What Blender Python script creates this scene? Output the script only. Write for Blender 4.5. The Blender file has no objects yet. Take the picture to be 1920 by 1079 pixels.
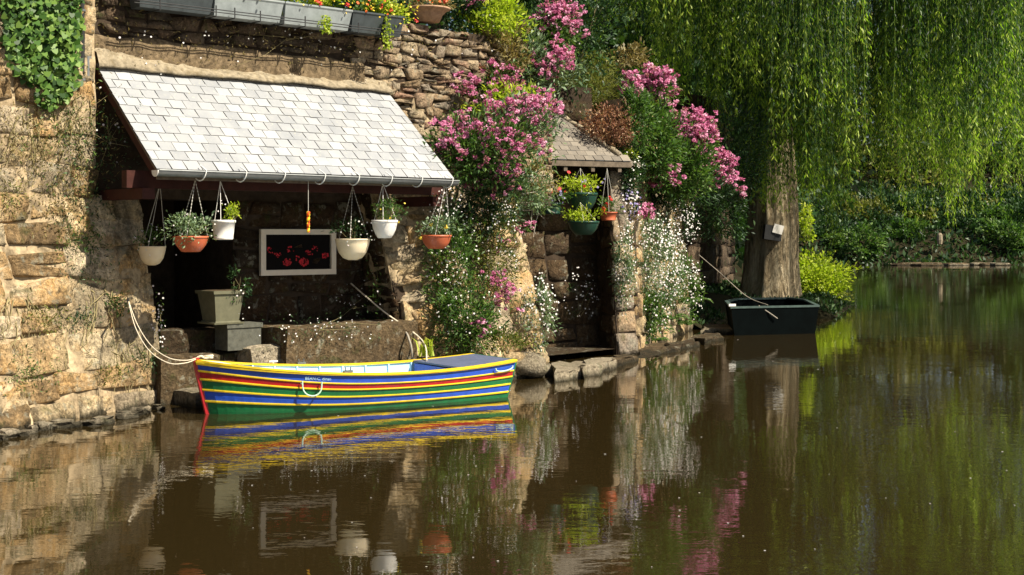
import bpy, math, random
import numpy as np
from mathutils import Vector
R = math.radians
rng = np.random.default_rng(7)
random.seed(7)
scene = bpy.context.scene
COL = scene.collection

# ------------------------------------------------------------------ camera
F = 2667.0        # focal length in photograph pixels (1920 wide)
HZ = 440.0        # horizon row
H = 1.85          # eye height above the water
cam_data = bpy.data.cameras.new('camera')
cam_data.sensor_width = 36.0
cam_data.lens = 36.0 * F / 1920.0
cam_data.shift_y = -(539.5 - HZ) / 1920.0
cam_data.clip_end = 2000
cam = bpy.data.objects.new('camera', cam_data)
COL.objects.link(cam)
cam.location = (0, 0, H)
cam.rotation_euler = (R(90), 0, 0)
scene.camera = cam

# ------------------------------------------------------------------ light
SUN_EL = 47.0
sun_h = Vector((0.895, -0.446, 0)).normalized()
sun_dir = Vector((sun_h.x * math.cos(R(SUN_EL)), sun_h.y * math.cos(R(SUN_EL)), math.sin(R(SUN_EL))))
world = bpy.data.worlds.new('World')
scene.world = world
world.use_nodes = True
wn = world.node_tree
wn.nodes.clear()
w_out = wn.nodes.new('ShaderNodeOutputWorld')
w_bg = wn.nodes.new('ShaderNodeBackground')
w_sky = wn.nodes.new('ShaderNodeTexSky')
w_sky.sky_type = 'NISHITA'
w_sky.sun_disc = False
w_sky.sun_elevation = R(SUN_EL)
w_sky.sun_rotation = math.atan2(sun_h.x, sun_h.y)
w_sky.dust_density = 2.0
w_bg.inputs['Strength'].default_value = 0.05
wn.links.new(w_sky.outputs[0], w_bg.inputs[0])
wn.links.new(w_bg.outputs[0], w_out.inputs[0])
sun_data = bpy.data.lights.new('sun', 'SUN')
sun_data.energy = 5.0
sun_data.angle = R(0.53)
sun_data.color = (1.0, 0.915, 0.76)
sun = bpy.data.objects.new('sun', sun_data)
COL.objects.link(sun)
sun.rotation_euler = sun_dir.to_track_quat('Z', 'Y').to_euler()
scene.view_settings.view_transform = 'Standard'
scene.view_settings.look = 'None'
scene.view_settings.exposure = 0.92
scene.view_settings.gamma = 1.0
scene.view_settings.use_curve_mapping = False
try:
    scene.cycles.max_bounces = 6
    scene.cycles.diffuse_bounces = 3
    scene.cycles.transmission_bounces = 4
    scene.cycles.transparent_max_bounces = 4
except Exception:
    pass

# ------------------------------------------------------------------ object helpers
def tag(o, label=None, cat=None, group=None, kind=None):
    if label: o['label'] = label
    if cat: o['category'] = cat
    if group: o['group'] = group
    if kind: o['kind'] = kind
    return o

def empty(name, loc, label=None, cat=None, group=None):
    o = bpy.data.objects.new(name, None)
    o.empty_display_size = 0.1
    COL.objects.link(o)
    o.location = loc
    return tag(o, label, cat, group)

def mesh_np(name, V, Fc, mat=None, smooth=False, rnd=None):
    """V (n,3); Fc: (m,k) array or a list of faces."""
    me = bpy.data.meshes.new(name)
    V = np.asarray(V, dtype=np.float32)
    if isinstance(Fc, np.ndarray):
        m, k = Fc.shape
        me.vertices.add(len(V)); me.loops.add(m * k); me.polygons.add(m)
        me.vertices.foreach_set('co', V.ravel())
        me.loops.foreach_set('vertex_index', Fc.astype(np.int32).ravel())
        me.polygons.foreach_set('loop_start', np.arange(0, m * k, k, dtype=np.int32))
        me.polygons.foreach_set('loop_total', np.full(m, k, dtype=np.int32))
        me.update(calc_edges=True)
    else:
        me.from_pydata([tuple(map(float, v)) for v in V], [], [tuple(int(i) for i in f) for f in Fc])
        me.update()
    if smooth:
        me.polygons.foreach_set('use_smooth', np.ones(len(me.polygons), dtype=bool))
    if rnd is not None:
        a = me.attributes.new('rnd', 'FLOAT', 'POINT')
        a.data.foreach_set('value', np.asarray(rnd, dtype=np.float32))
    if mat: me.materials.append(mat)
    return me

def link(name, me, parent=None, loc=None, rot=None):
    o = bpy.data.objects.new(name, me)
    COL.objects.link(o)
    if loc is not None: o.location = loc
    if rot is not None: o.rotation_euler = rot
    if parent: o.parent = parent
    return o

STUFF = {'flowers', 'foliage', 'fronds', 'blades', 'printed_flowers', 'twigs', 'crown'}
def obj_world(name, V, Fc, mat, parent=None, smooth=False, rnd=None):
    """Vertices given in world space; object origin put at their centre (or under its thing)."""
    V = np.asarray(V, dtype=np.float64)
    c = (V.min(0) + V.max(0)) / 2
    me = mesh_np(name, V - c, Fc, mat, smooth, rnd)
    off = np.array(parent.location) if parent else np.zeros(3)
    o = link(name, me, parent, tuple(c - off))
    if name in STUFF and parent: o['kind'] = 'stuff'
    return o

class MB:
    def __init__(s): s.v = []; s.f = []; s.n = 0
    def add(s, V, Fc):
        V = np.asarray(V, dtype=np.float64)
        s.v.append(V); s.f += [tuple(int(i) + s.n for i in f) for f in Fc]; s.n += len(V)
        return s
    def box(s, c, ax, ay, az):
        """centre and three half-axis vectors"""
        c = np.array(c, float); ax = np.array(ax, float); ay = np.array(ay, float); az = np.array(az, float)
        V = [c + i * ax + j * ay + k * az for k in (-1, 1) for j in (-1, 1) for i in (-1, 1)]
        return s.add(V, [(0, 2, 3, 1), (4, 5, 7, 6), (0, 1, 5, 4), (2, 6, 7, 3), (0, 4, 6, 2), (1, 3, 7, 5)])
    def tube(s, P, r, n=8, caps=True):
        P = np.asarray(P, float)
        r = np.broadcast_to(np.asarray(r, float), (len(P),))
        T = np.gradient(P, axis=0); T /= np.linalg.norm(T, axis=1)[:, None] + 1e-9
        up = np.array([0, 0, 1.0]) if abs(T[0][2]) < .9 else np.array([1.0, 0, 0])
        V = []
        for p, t, rr in zip(P, T, r):
            a = np.cross(t, up); a /= np.linalg.norm(a) + 1e-9
            b = np.cross(t, a); up = -b if False else up
            for k in range(n):
                th = 2 * math.pi * k / n
                V.append(p + rr * (math.cos(th) * a + math.sin(th) * b))
        Fc = [(i * n + k, i * n + (k + 1) % n, (i + 1) * n + (k + 1) % n, (i + 1) * n + k) for i in range(len(P) - 1) for k in range(n)]
        if caps:
            Fc.append(tuple(range(n))); Fc.append(tuple((len(P) - 1) * n + k for k in reversed(range(n))))
        return s.add(V, Fc)
    def lathe(s, prof, n=20, c=(0, 0, 0), sx=1, sy=1):
        V = [(c[0] + r * sx * math.cos(2 * math.pi * k / n), c[1] + r * sy * math.sin(2 * math.pi * k / n), c[2] + z) for r, z in prof for k in range(n)]
        Fc = [(i * n + k, i * n + (k + 1) % n, (i + 1) * n + (k + 1) % n, (i + 1) * n + k) for i in range(len(prof) - 1) for k in range(n)]
        return s.add(V, Fc)
    def build(s, name, mat, parent=None, smooth=False):
        return obj_world(name, np.concatenate(s.v), s.f, mat, parent, smooth)

_ph = np.random.default_rng(3).uniform(0, 6.28, (64, 4))
_dr = np.random.default_rng(4).normal(size=(64, 3)); _dr /= np.linalg.norm(_dr, axis=1)[:, None]
def fn(P, sc=1.0, seed=0, octv=3):
    """cheap smooth noise, about -1..1"""
    P = np.asarray(P, float)
    out = np.zeros(P.shape[:-1]); amp = 1.0; tot = 0
    for o in range(octv):
        for k in range(3):
            i = (seed * 7 + o * 3 + k) % 64
            out += amp * np.sin(P @ _dr[i] * sc * (2 ** o) * (1 + .3 * k) + _ph[i, k] + seed)
        tot += amp * 3 * .55; amp *= .55
    return out / tot

# ------------------------------------------------------------------ projection helpers
def at(px, py, Y):
    return np.array([(px - 960) / F * Y, Y, H + (HZ - py) / F * Y])
ORG = np.array([-4.56, 15.49]); TV = np.array([.743, .669]); NV = np.array([.669, -.743])
T3 = np.array([.743, .669, 0]); N3 = np.array([.669, -.743, 0]); Z3 = np.array([0, 0, 1.0])
def wl(s, o, z):
    p = ORG + s * TV + o * NV
    return np.array([p[0], p[1], z])
def hit(px, py, o=0.0):
    """point on the plane parallel to the main wall, o metres in front of it"""
    d = (px - 960) / F
    # (d*Y, Y) . N = ORG.N + o
    Y = (ORG @ NV + o) / (d * NV[0] + NV[1])
    return at(px, py, Y)

# ------------------------------------------------------------------ materials
def new_mat(name):
    m = bpy.data.materials.new(name); m.use_nodes = True
    nt = m.node_tree; nt.nodes.clear()
    out = nt.nodes.new('ShaderNodeOutputMaterial')
    return m, nt, out
def ramp(nt, stops, fac=None):
    n = nt.nodes.new('ShaderNodeValToRGB')
    e = n.color_ramp.elements
    while len(e) < len(stops): e.new(0.5)
    for k, (p, c) in enumerate(stops):
        e[k].position = p; e[k].color = (*c, 1)
    if fac is not None: nt.links.new(fac, n.inputs[0])
    return n
def noise(nt, scale, detail=4, rough=.6, vec=None, dist=0.0):
    n = nt.nodes.new('ShaderNodeTexNoise'); n.inputs['Scale'].default_value = scale
    n.inputs['Detail'].default_value = detail; n.inputs['Roughness'].default_value = rough
    n.inputs['Distortion'].default_value = dist
    if vec is not None: nt.links.new(vec, n.inputs['Vector'])
    return n
def mix(nt, a, b, fac, mode='MIX'):
    n = nt.nodes.new('ShaderNodeMix'); n.data_type = 'RGBA'; n.blend_type = mode
    for sock, v in ((n.inputs[0], fac), (n.inputs[6], a), (n.inputs[7], b)):
        if hasattr(v, 'is_output'): nt.links.new(v, sock)
        elif isinstance(v, (tuple, list)): sock.default_value = (*v, 1)
        else: sock.default_value = v
    return n.outputs[2]
def pos(nt, scale=(1, 1, 1), rot=(0, 0, 0)):
    g = nt.nodes.new('ShaderNodeNewGeometry')
    m = nt.nodes.new('ShaderNodeMapping'); m.inputs['Scale'].default_value = scale; m.inputs['Rotation'].default_value = rot
    nt.links.new(g.outputs['Position'], m.inputs[0]); return m.outputs[0]
def rnd_obj(nt):
    return nt.nodes.new('ShaderNodeObjectInfo').outputs['Random']
def bump(nt, h, strength, dist, normal=None):
    b = nt.nodes.new('ShaderNodeBump'); b.inputs['Strength'].default_value = strength; b.inputs['Distance'].default_value = dist
    nt.links.new(h, b.inputs['Height'])
    if normal is not None: nt.links.new(normal, b.inputs['Normal'])
    return b.outputs[0]
def princ(nt, out, col, rough=.8, normal=None, spec=.3, metal=0.0):
    p = nt.nodes.new('ShaderNodeBsdfPrincipled')
    for sock, v in ((p.inputs['Base Color'], col), (p.inputs['Roughness'], rough)):
        if hasattr(v, 'is_output'): nt.links.new(v, sock)
        elif isinstance(v, (tuple, list)): sock.default_value = (*v, 1)
        else: sock.default_value = v
    p.inputs['Specular IOR Level'].default_value = spec
    p.inputs['Metallic'].default_value = metal
    if normal is not None: nt.links.new(normal, p.inputs['Normal'])
    if out is not None: nt.links.new(p.outputs[0], out.inputs[0])
    return p

def stone_mat(name, tones, stain=(.05, .04, .028), lichen=(.34, .33, .25), stain_amt=.68, moss=(.06, .075, .02), moss_amt=.5):
    m, nt, out = new_mat(name)
    p = pos(nt)
    r = rnd_obj(nt)
    n1 = noise(nt, 1.9, 5, .65, p, .4)
    add = nt.nodes.new('ShaderNodeMath'); add.operation = 'MULTIPLY_ADD'
    nt.links.new(n1.outputs[0], add.inputs[0]); add.inputs[1].default_value = .75
    sub = nt.nodes.new('ShaderNodeMath'); sub.operation = 'MULTIPLY_ADD'
    nt.links.new(r, sub.inputs[0]); sub.inputs[1].default_value = 1.0; sub.inputs[2].default_value = -.36
    nt.links.new(sub.outputs[0], add.inputs[2])
    base = ramp(nt, [(i / (len(tones) - 1), c) for i, c in enumerate(tones)], add.outputs[0]).outputs[0]
    fine = noise(nt, 26, 5, .75, p)
    base = mix(nt, base, ramp(nt, [(.34, (.25, .23, .20)), (.66, (1.3, 1.25, 1.2))], fine.outputs[0]).outputs[0], .8, 'MULTIPLY')
    st = noise(nt, 3.2, 6, .7, pos(nt, (1, 1, .45)), .6)
    base = mix(nt, base, stain, mixfac(nt, st.outputs[0], .50, .68, stain_amt))
    li = noise(nt, 7.5, 5, .7, pos(nt, (1, 1, 1), (.3, .2, .4)), .3)
    base = mix(nt, base, lichen, mixfac(nt, li.outputs[0], .56, .64, .55))
    mo = noise(nt, 4.4, 5, .7, pos(nt, (1, 1, 1), (1.3, .6, .2)), .3)
    base = mix(nt, base, moss, mixfac(nt, mo.outputs[0], .56, .66, moss_amt))
    # damp dark band just above the water
    g = nt.nodes.new('ShaderNodeNewGeometry'); sx = nt.nodes.new('ShaderNodeSeparateXYZ')
    nt.links.new(g.outputs['Position'], sx.inputs[0])
    wetn = nt.nodes.new('ShaderNodeMath'); wetn.operation = 'MULTIPLY_ADD'
    nt.links.new(st.outputs[0], wetn.inputs[0]); wetn.inputs[1].default_value = -.22; nt.links.new(sx.outputs[2], wetn.inputs[2])
    mr = nt.nodes.new('ShaderNodeMapRange'); nt.links.new(wetn.outputs[0], mr.inputs[0])
    mr.inputs[1].default_value = -.02; mr.inputs[2].default_value = -.09; mr.inputs[3].default_value = 0; mr.inputs[4].default_value = .9
    base = mix(nt, base, (.022, .02, .012), mr.outputs[0])
    vo = nt.nodes.new('ShaderNodeTexVoronoi'); vo.inputs['Scale'].default_value = 9; nt.links.new(p, vo.inputs['Vector'])
    b1 = bump(nt, n1.outputs[0], .8, .12)
    pit = noise(nt, 8, 6, .75, p, .8)
    b1 = bump(nt, pit.outputs[0], .9, .07, b1)
    base = mix(nt, base, (.05, .035, .02), mixfac(nt, pit.outputs[0], .44, .34, .75))
    b2 = bump(nt, fine.outputs[0], .8, .035, b1)
    b3 = bump(nt, vo.outputs['Distance'], .35, .03, b2)
    princ(nt, out, base, .92, b3, .15)
    return m
def mixfac(nt, src, a, b, amt):
    mr = nt.nodes.new('ShaderNodeMapRange'); nt.links.new(src, mr.inputs[0])
    mr.inputs[1].default_value = a; mr.inputs[2].default_value = b; mr.inputs[3].default_value = 0; mr.inputs[4].default_value = amt
    return mr.outputs[0]

def flat_mat(name, col, rough=.5, var=.12, sc=12, bumpd=.002, spec=.4, metal=0.0, dirt=None, scuff=False):
    m, nt, out = new_mat(name)
    p = pos(nt)
    n = noise(nt, sc, 5, .65, p)
    lo = tuple(c * (1 - var) for c in col); hi = tuple(min(1, c * (1 + var)) for c in col)
    c = ramp(nt, [(.3, lo), (.7, hi)], n.outputs[0]).outputs[0]
    if dirt:
        d = noise(nt, sc * .6, 5, .7, pos(nt, (1, 1, .5), (.4, .1, .9)))
        c = mix(nt, c, dirt, mixfac(nt, d.outputs[0], .52, .68, .7))
    if scuff:       # worn, chalky paint with small chips and scratches
        a = noise(nt, 60, 4, .8, pos(nt, (.35, .35, 2.2))); b_ = noise(nt, 3.5, 4, .7, p)
        c = mix(nt, c, (.42, .38, .30), mixfac(nt, a.outputs[0], .64, .70, .55))
        c = mix(nt, c, tuple(v * .55 + .02 for v in col), mixfac(nt, b_.outputs[0], .52, .66, .55))
    princ(nt, out, c, rough, bump(nt, n.outputs[0], .5, bumpd), spec, metal)
    return m

def leaf_mat(name, stops, trans=.35, rough=.5, tint=(1.1, 1.25, .5), spec=.35):
    m, nt, out = new_mat(name)
    a = nt.nodes.new('ShaderNodeAttribute'); a.attribute_name = 'rnd'
    c = ramp(nt, stops, a.outputs['Fac']).outputs[0]
    p = princ(nt, None, c, rough, None, spec)
    t = nt.nodes.new('ShaderNodeBsdfTranslucent')
    nt.links.new(mix(nt, c, tint, 1.0, 'MULTIPLY'), t.inputs[0])
    ms = nt.nodes.new('ShaderNodeMixShader'); ms.inputs[0].default_value = trans
    nt.links.new(p.outputs[0], ms.inputs[1]); nt.links.new(t.outputs[0], ms.inputs[2])
    nt.links.new(ms.outputs[0], out.inputs[0])
    return m

OCHRE = [(.20, .14, .075), (.50, .34, .17), (.62, .48, .28), (.37, .31, .21), (.70, .58, .38), (.58, .37, .16), (.68, .57, .40), (.40, .33, .23)]
M = {}
M['ashlar'] = stone_mat('ochre_ashlar', OCHRE)
M['jamb'] = stone_mat('shade_dark_ashlar', [(.035, .022, .012), (.06, .036, .02), (.09, .055, .027), (.05, .035, .022)], stain_amt=.7)  # ashlar tones darkened so the niche shade is in the colour
M['pier'] = stone_mat('shaded_pier_stone', [(.07, .047, .027), (.12, .08, .045), (.16, .11, .06), (.10, .07, .045)], stain_amt=.7)  # shade of the second niche and pillar side put into the tones
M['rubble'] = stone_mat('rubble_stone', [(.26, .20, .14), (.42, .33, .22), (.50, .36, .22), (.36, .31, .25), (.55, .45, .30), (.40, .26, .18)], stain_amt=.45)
M['rubble_dark'] = stone_mat('shade_dark_rubble', [(.08, .06, .045), (.15, .11, .075), (.20, .14, .09), (.12, .10, .08)], stain_amt=.7, lichen=(.20, .17, .12))  # darker copy of the rubble, shade painted into its tones
M['mortar'] = flat_mat('earthy_mortar', (.34, .26, .16), .95, .6, 9, .04, .1, dirt=(.05, .04, .025))
M['mortar_dark'] = flat_mat('shade_dark_mortar', (.045, .032, .022), .95, .4, 9, .03, .1, dirt=(.03, .025, .018))  # darker copy of the mortar, colour carries the shade of recesses
M['render'] = flat_mat('pale_lime_render', (.27, .225, .155), .95, .45, 14, .04, .1, dirt=(.16, .12, .06))
M['drymud'] = flat_mat('dry_brown_render', (.15, .11, .065), .95, .6, 16, .05, .1, dirt=(.05, .04, .025))
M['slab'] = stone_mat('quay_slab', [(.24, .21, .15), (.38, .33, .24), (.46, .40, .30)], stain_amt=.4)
M['bench'] = stone_mat('bench_stone', [(.05, .034, .02), (.085, .06, .034), (.16, .115, .065)], stain_amt=.6)  # tones lowered to put the niche shade into the stone
M['box_stone'] = flat_mat('grey_green_stone', (.085, .085, .068), .85, .3, 18, .006, .2)
M['soil'] = flat_mat('soil', (.07, .05, .03), .95, .4, 10, .01, .1)
M['grassy'] = flat_mat('grassy_earth', (.020, .018, .008), .95, .5, 2, .05, .1, dirt=(.03, .022, .014))
M['wood_red'] = flat_mat('red_brown_timber', (.045, .013, .009), .7, .35, 8, .004, .2)
M['wood_grey'] = flat_mat('weathered_timber', (.14, .11, .08), .8, .35, 14, .006, .2)
M['zinc'] = flat_mat('zinc', (.17, .18, .18), .45, .15, 10, .001, .5, .5)
M['hook'] = flat_mat('white_painted_hook', (.72, .72, .68), .5, .08, 10, .0005)
M['white'] = flat_mat('white_plastic', (.80, .77, .72), .4, .05, 10, .0005, dirt=(.62, .57, .48))
M['cream'] = flat_mat('cream_plastic', (.74, .62, .43), .4, .06, 10, .0005)
M['terra'] = flat_mat('terracotta_plastic', (.46, .11, .045), .45, .12, 10, .0005)
M['green_pot'] = flat_mat('dark_green_plastic', (.012, .05, .032), .35, .1, 10, .0005)
M['clay'] = flat_mat('weathered_clay', (.38, .24, .15), .85, .3, 20, .003, .2)
M['urn'] = flat_mat('sage_cream_stoneware', (.125, .12, .075), .75, .15, 14, .002, .2)
M['tr_dark'] = flat_mat('charcoal_trough', (.045, .055, .058), .5, .3, 8, .001)
M['tr_grey'] = flat_mat('grey_trough', (.26, .29, .29), .5, .2, 8, .001)
M['iron'] = flat_mat('black_iron', (.02, .02, .02), .5, .2, 8, .0005)
M['wire'] = flat_mat('galvanised_wire', (.45, .43, .38), .5, .1, 8, .0002)
M['rope'] = flat_mat('pale_rope', (.66, .58, .44), .8, .2, 60, .002, .1)
M['rope_mint'] = flat_mat('mint_rope', (.46, .66, .52), .6, .15, 50, .001, .2)
M['rope_dark'] = flat_mat('grey_rope', (.30, .27, .22), .8, .2, 60, .002, .1)
M['p_yellow'] = flat_mat('yellow_boat_paint', (.86, .60, .02), .42, .08, 9, .003, .4, scuff=True)
M['p_blue'] = flat_mat('blue_boat_paint', (.018, .075, .46), .42, .18, 9, .003, .4, scuff=True)
M['p_red'] = flat_mat('red_boat_paint', (.34, .008, .012), .42, .2, 9, .003, .4, scuff=True)
M['p_green'] = flat_mat('green_boat_paint', (.008, .13, .04), .42, .22, 9, .003, .4, scuff=True)
M['p_in'] = flat_mat('pale_blue_boat_paint', (.45, .68, .84), .4, .08, 6, .001, .4)
M['p_inw'] = flat_mat('white_boat_paint', (.78, .84, .88), .4, .05, 6, .001, .4)
M['deck'] = flat_mat('slate_blue_deck_paint', (.11, .13, .21), .5, .15, 7, .001, .4)
M['tarred'] = flat_mat('tarred_black_green_hull', (.0015, .003, .003), .7, .3, 5, .002, .04)
M['rim_pale'] = flat_mat('worn_grey_green_rim', (.05, .08, .07), .5, .3, 8, .001, .4)
M['frame'] = flat_mat('painted_frame', (.66, .58, .47), .5, .06, 12, .0008, .4)
M['dark'] = flat_mat('dark_interior', (.004, .003, .003), .7, .2, 3, .001, .08)
M['geranium'] = flat_mat('crimson_print', (.42, .012, .022), .6, .4, 20, .0005, .2)
M['orange'] = flat_mat('orange_ribbon', (.80, .12, .015), .5, .1, 10, .0005)
M['ribbon_y'] = flat_mat('yellow_ribbon', (.85, .60, .03), .5, .1, 10, .0005)
M['stem'] = flat_mat('dry_stem', (.24, .20, .10), .8, .3, 20, .001, .1)
M['fern_stem'] = flat_mat('green_stem', (.10, .16, .05), .7, .3, 20, .001, .1)

# bark
def bark():
    m, nt, out = new_mat('willow_bark')
    p = pos(nt, (1, 1, .16)); n = noise(nt, 9, 6, .75, p, .8); n2 = noise(nt, 22, 5, .7, pos(nt, (1, 1, .3)))
    c = ramp(nt, [(.3, (.06, .045, .027)), (.47, (.36, .28, .17)), (.66, (.64, .54, .37))], n.outputs[0]).outputs[0]
    c = mix(nt, c, ramp(nt, [(.3, (.4, .4, .4)), (.7, (1.2, 1.2, 1.2))], n2.outputs[0]).outputs[0], .6, 'MULTIPLY')
    b = bump(nt, n.outputs[0], 1.0, .12); b = bump(nt, n2.outputs[0], .8, .03, b)
    princ(nt, out, c, .9, b, .1); return m
M['bark'] = bark()

# slate: each slate a little different, lichen spots
def slate(name, lo, hi, rough, spec, lich):
    m, nt, out = new_mat(name)
    r = rnd_obj(nt); p = pos(nt)
    c = ramp(nt, [(0, lo), (.6, tuple((a + b) / 2 for a, b in zip(lo, hi))), (1, hi)], r).outputs[0]
    n = noise(nt, 30, 5, .7, p); n2 = noise(nt, 3.0, 5, .65, p)
    c = mix(nt, c, ramp(nt, [(.35, (.78, .79, .80)), (.65, (1.1, 1.08, 1.03))], n2.outputs[0]).outputs[0], .7, 'MULTIPLY')
    c = mix(nt, c, lich, mixfac(nt, n.outputs[0], .60, .68, .7))
    princ(nt, out, c, rough, bump(nt, n.outputs[0], .5, .004), spec)
    return m
M['slate'] = slate('pale_slate', (.28, .29, .305), (.385, .395, .405), .48, .4, (.50, .48, .36))
M['slate_edge'] = flat_mat('dark_slate_edge', (.05, .05, .05), .8, .3, 20, .001, .2)  # dark cut edge, also painting the shadow line under each slate row
M['slate_old'] = slate('old_brown_slate', (.14, .122, .10), (.24, .21, .17), .65, .35, (.42, .36, .24))

# water
def water_mat():
    m, nt, out = new_mat('murky_river_water')
    p1 = pos(nt, (1, 1, 1), (0, 0, .25))
    n1 = noise(nt, 1.1, 2, .5, p1, .3)
    n2 = noise(nt, 5.5, 3, .5, pos(nt, (.7, 1.3, 1), (0, 0, -.15)), .2)
    n3 = noise(nt, 24, 2, .5, pos(nt, (.8, 1.2, 1)))
    area = noise(nt, .22, 3, .55, p1)
    b = bump(nt, n1.outputs[0], .5, .006)
    mr = nt.nodes.new('ShaderNodeMapRange'); nt.links.new(area.outputs[0], mr.inputs[0])
    mr.inputs[1].default_value = .38; mr.inputs[2].default_value = .66; mr.inputs[3].default_value = .10; mr.inputs[4].default_value = .75
    bn = nt.nodes.new('ShaderNodeBump'); bn.inputs['Distance'].default_value = .0032
    nt.links.new(mr.outputs[0], bn.inputs['Strength']); nt.links.new(n2.outputs[0], bn.inputs['Height']); nt.links.new(b, bn.inputs['Normal'])
    bb = bump(nt, n3.outputs[0], .15, .0006, bn.outputs[0])
    p = princ(nt, out, (.023, .0155, .005), .0, bb, .5)
    p.inputs['IOR'].default_value = 1.8
    return m
M['water'] = water_mat()

# foliage
M['l_green'] = leaf_mat('leaf_mid_green', [(0, (.025, .06, .015)), (.5, (.07, .15, .03)), (1, (.16, .24, .06))])
M['l_dark'] = leaf_mat('leaf_dark_green', [(0, (.012, .03, .012)), (.6, (.03, .075, .022)), (1, (.07, .13, .035))], .22)
M['l_lime'] = leaf_mat('leaf_yellow_green', [(0, (.14, .21, .02)), (.5, (.36, .46, .03)), (1, (.56, .60, .08))], .45)
M['l_grey'] = leaf_mat('leaf_grey_green', [(0, (.07, .12, .06)), (.5, (.16, .24, .13)), (1, (.32, .40, .24))], .25)
M['l_dry'] = leaf_mat('leaf_dry', [(0, (.12, .09, .03)), (.5, (.24, .20, .07)), (1, (.38, .32, .14))], .3, tint=(1.1, 1, .7))
M['l_olive'] = leaf_mat('grass_olive', [(0, (.05, .07, .012)), (.5, (.14, .16, .03)), (1, (.30, .28, .08))], .35)
M['l_red'] = leaf_mat('leaf_red_brown', [(0, (.10, .04, .025)), (.5, (.26, .12, .07)), (1, (.46, .30, .16))], .25, tint=(1.1, .9, .7))
M['ivy'] = leaf_mat('ivy_leaf', [(0, (.018, .05, .010)), (.5, (.06, .14, .018)), (1, (.17, .27, .05))], .2, .5, spec=.3)
M['willow'] = leaf_mat('willow_leaf', [(0, (.010, .030, .009)), (.5, (.040, .088, .026)), (.78, (.10, .18, .045)), (1, (.40, .50, .06))], .45, .5, (1.05, 1.5, .45))  # brightest stop paints the sunlit glow of the branch tips
M['f_pink'] = leaf_mat('valerian_flower', [(0, (.34, .15, .13)), (.25, (.46, .10, .22)), (.6, (.64, .22, .40)), (1, (.80, .48, .60))], .3, .6, (1.1, .8, .95))
M['f_white'] = leaf_mat('white_petal', [(0, (.66, .64, .58)), (.5, (.80, .78, .74)), (1, (.82, .72, .74))], .2, .6, (1, 1, 1))
M['f_red'] = leaf_mat('red_petal', [(0, (.55, .02, .02)), (1, (.80, .05, .04))], .25, .5, (1.1, .7, .6))
M['f_yellow'] = leaf_mat('yellow_petal', [(0, (.72, .50, .03)), (1, (.85, .68, .08))], .25, .5, (1.1, 1, .5))
M['f_violet'] = leaf_mat('violet_petal', [(0, (.22, .18, .42)), (1, (.45, .40, .66))], .25, .5, (1, .9, 1.1))
M['f_orange'] = leaf_mat('orange_petal', [(0, (.70, .10, .02)), (1, (.82, .22, .03))], .25, .5, (1.1, .8, .5))

# ------------------------------------------------------------------ leaf meshes
def unit(v): return v / (np.linalg.norm(v, axis=-1, keepdims=True) + 1e-9)
def leaves(P, D, size, aspect=.4, seed=0, fold=.15, r0=None):
    """one folded rhombus per point. P base points, D growth directions"""
    g = np.random.default_rng(seed)
    n = len(P); D = unit(D)
    size = np.broadcast_to(np.asarray(size, float), (n,))[:, None]
    up = unit(g.normal(size=(n, 3)) * .6 + np.array([0, 0, .9]))
    S = unit(np.cross(D, up)); U = np.cross(S, D)
    V = np.empty((n, 4, 3))
    V[:, 0] = P
    V[:, 1] = P + D * size * .5 + S * size * aspect * .5 + U * size * fold * .5
    V[:, 2] = P + D * size - U * size * .1
    V[:, 3] = P + D * size * .5 - S * size * aspect * .5 + U * size * fold * .5
    Fc = np.arange(n * 4).reshape(n, 4)
    r = g.uniform(0, 1, n) if r0 is None else np.clip(r0 + g.normal(size=n) * .22, 0, 1)
    return V.reshape(-1, 3), Fc, np.repeat(r, 4)
def petals(P, N, size, seed=0, k=5):
    """small flat polygons facing N"""
    g = np.random.default_rng(seed); n = len(P); N = unit(N)
    A = unit(np.cross(N, g.normal(size=(n, 3)))); B = np.cross(N, A)
    size = np.broadcast_to(np.asarray(size, float), (n,))[:, None]
    V = np.empty((n, k, 3))
    for i in range(k):
        th = 2 * math.pi * i / k
        V[:, i] = P + (A * math.cos(th) + B * math.sin(th)) * size
    return V.reshape(-1, 3), np.arange(n * k).reshape(n, k), np.repeat(g.uniform(0, 1, n), k)

def clump_points(c, rad, n, g, nclump=None, cr=.28, shell=.65):
    """points in clumps spread through an ellipsoid; returns P, outward dir, per point tone"""
    c = np.asarray(c, float); rad = np.broadcast_to(np.asarray(rad, float), (3,))
    nclump = nclump or max(5, n // 28)
    d = unit(g.normal(size=(nclump, 3))); rr = (shell + (1 - shell) * g.uniform(0, 1, nclump)) * (1 + .22 * g.normal(size=nclump))
    CC = d * rr[:, None]
    idx = g.integers(0, nclump, n)
    Q = CC[idx] + g.normal(size=(n, 3)) * cr * .6
    tone = g.uniform(.2, .8, nclump)[idx]
    return c + Q * rad, unit(Q * .8 + g.normal(size=(n, 3)) * .55 + np.array([0, 0, .35])), tone

def foliage(name, parent, c, rad, n, size, mat, aspect=.4, seed=0, cr=.28, shell=.6, nclump=None, droop=0.0):
    g = np.random.default_rng(seed)
    P, D, t = clump_points(c, rad, n, g, nclump, cr, shell)
    D = unit(D + np.array([0, 0, -droop]))
    V, Fc, r = leaves(P, D, size * g.uniform(.6, 1.3, n), aspect, seed, r0=t)
    return obj_world(name, V, Fc, mat, parent, rnd=r)

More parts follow.
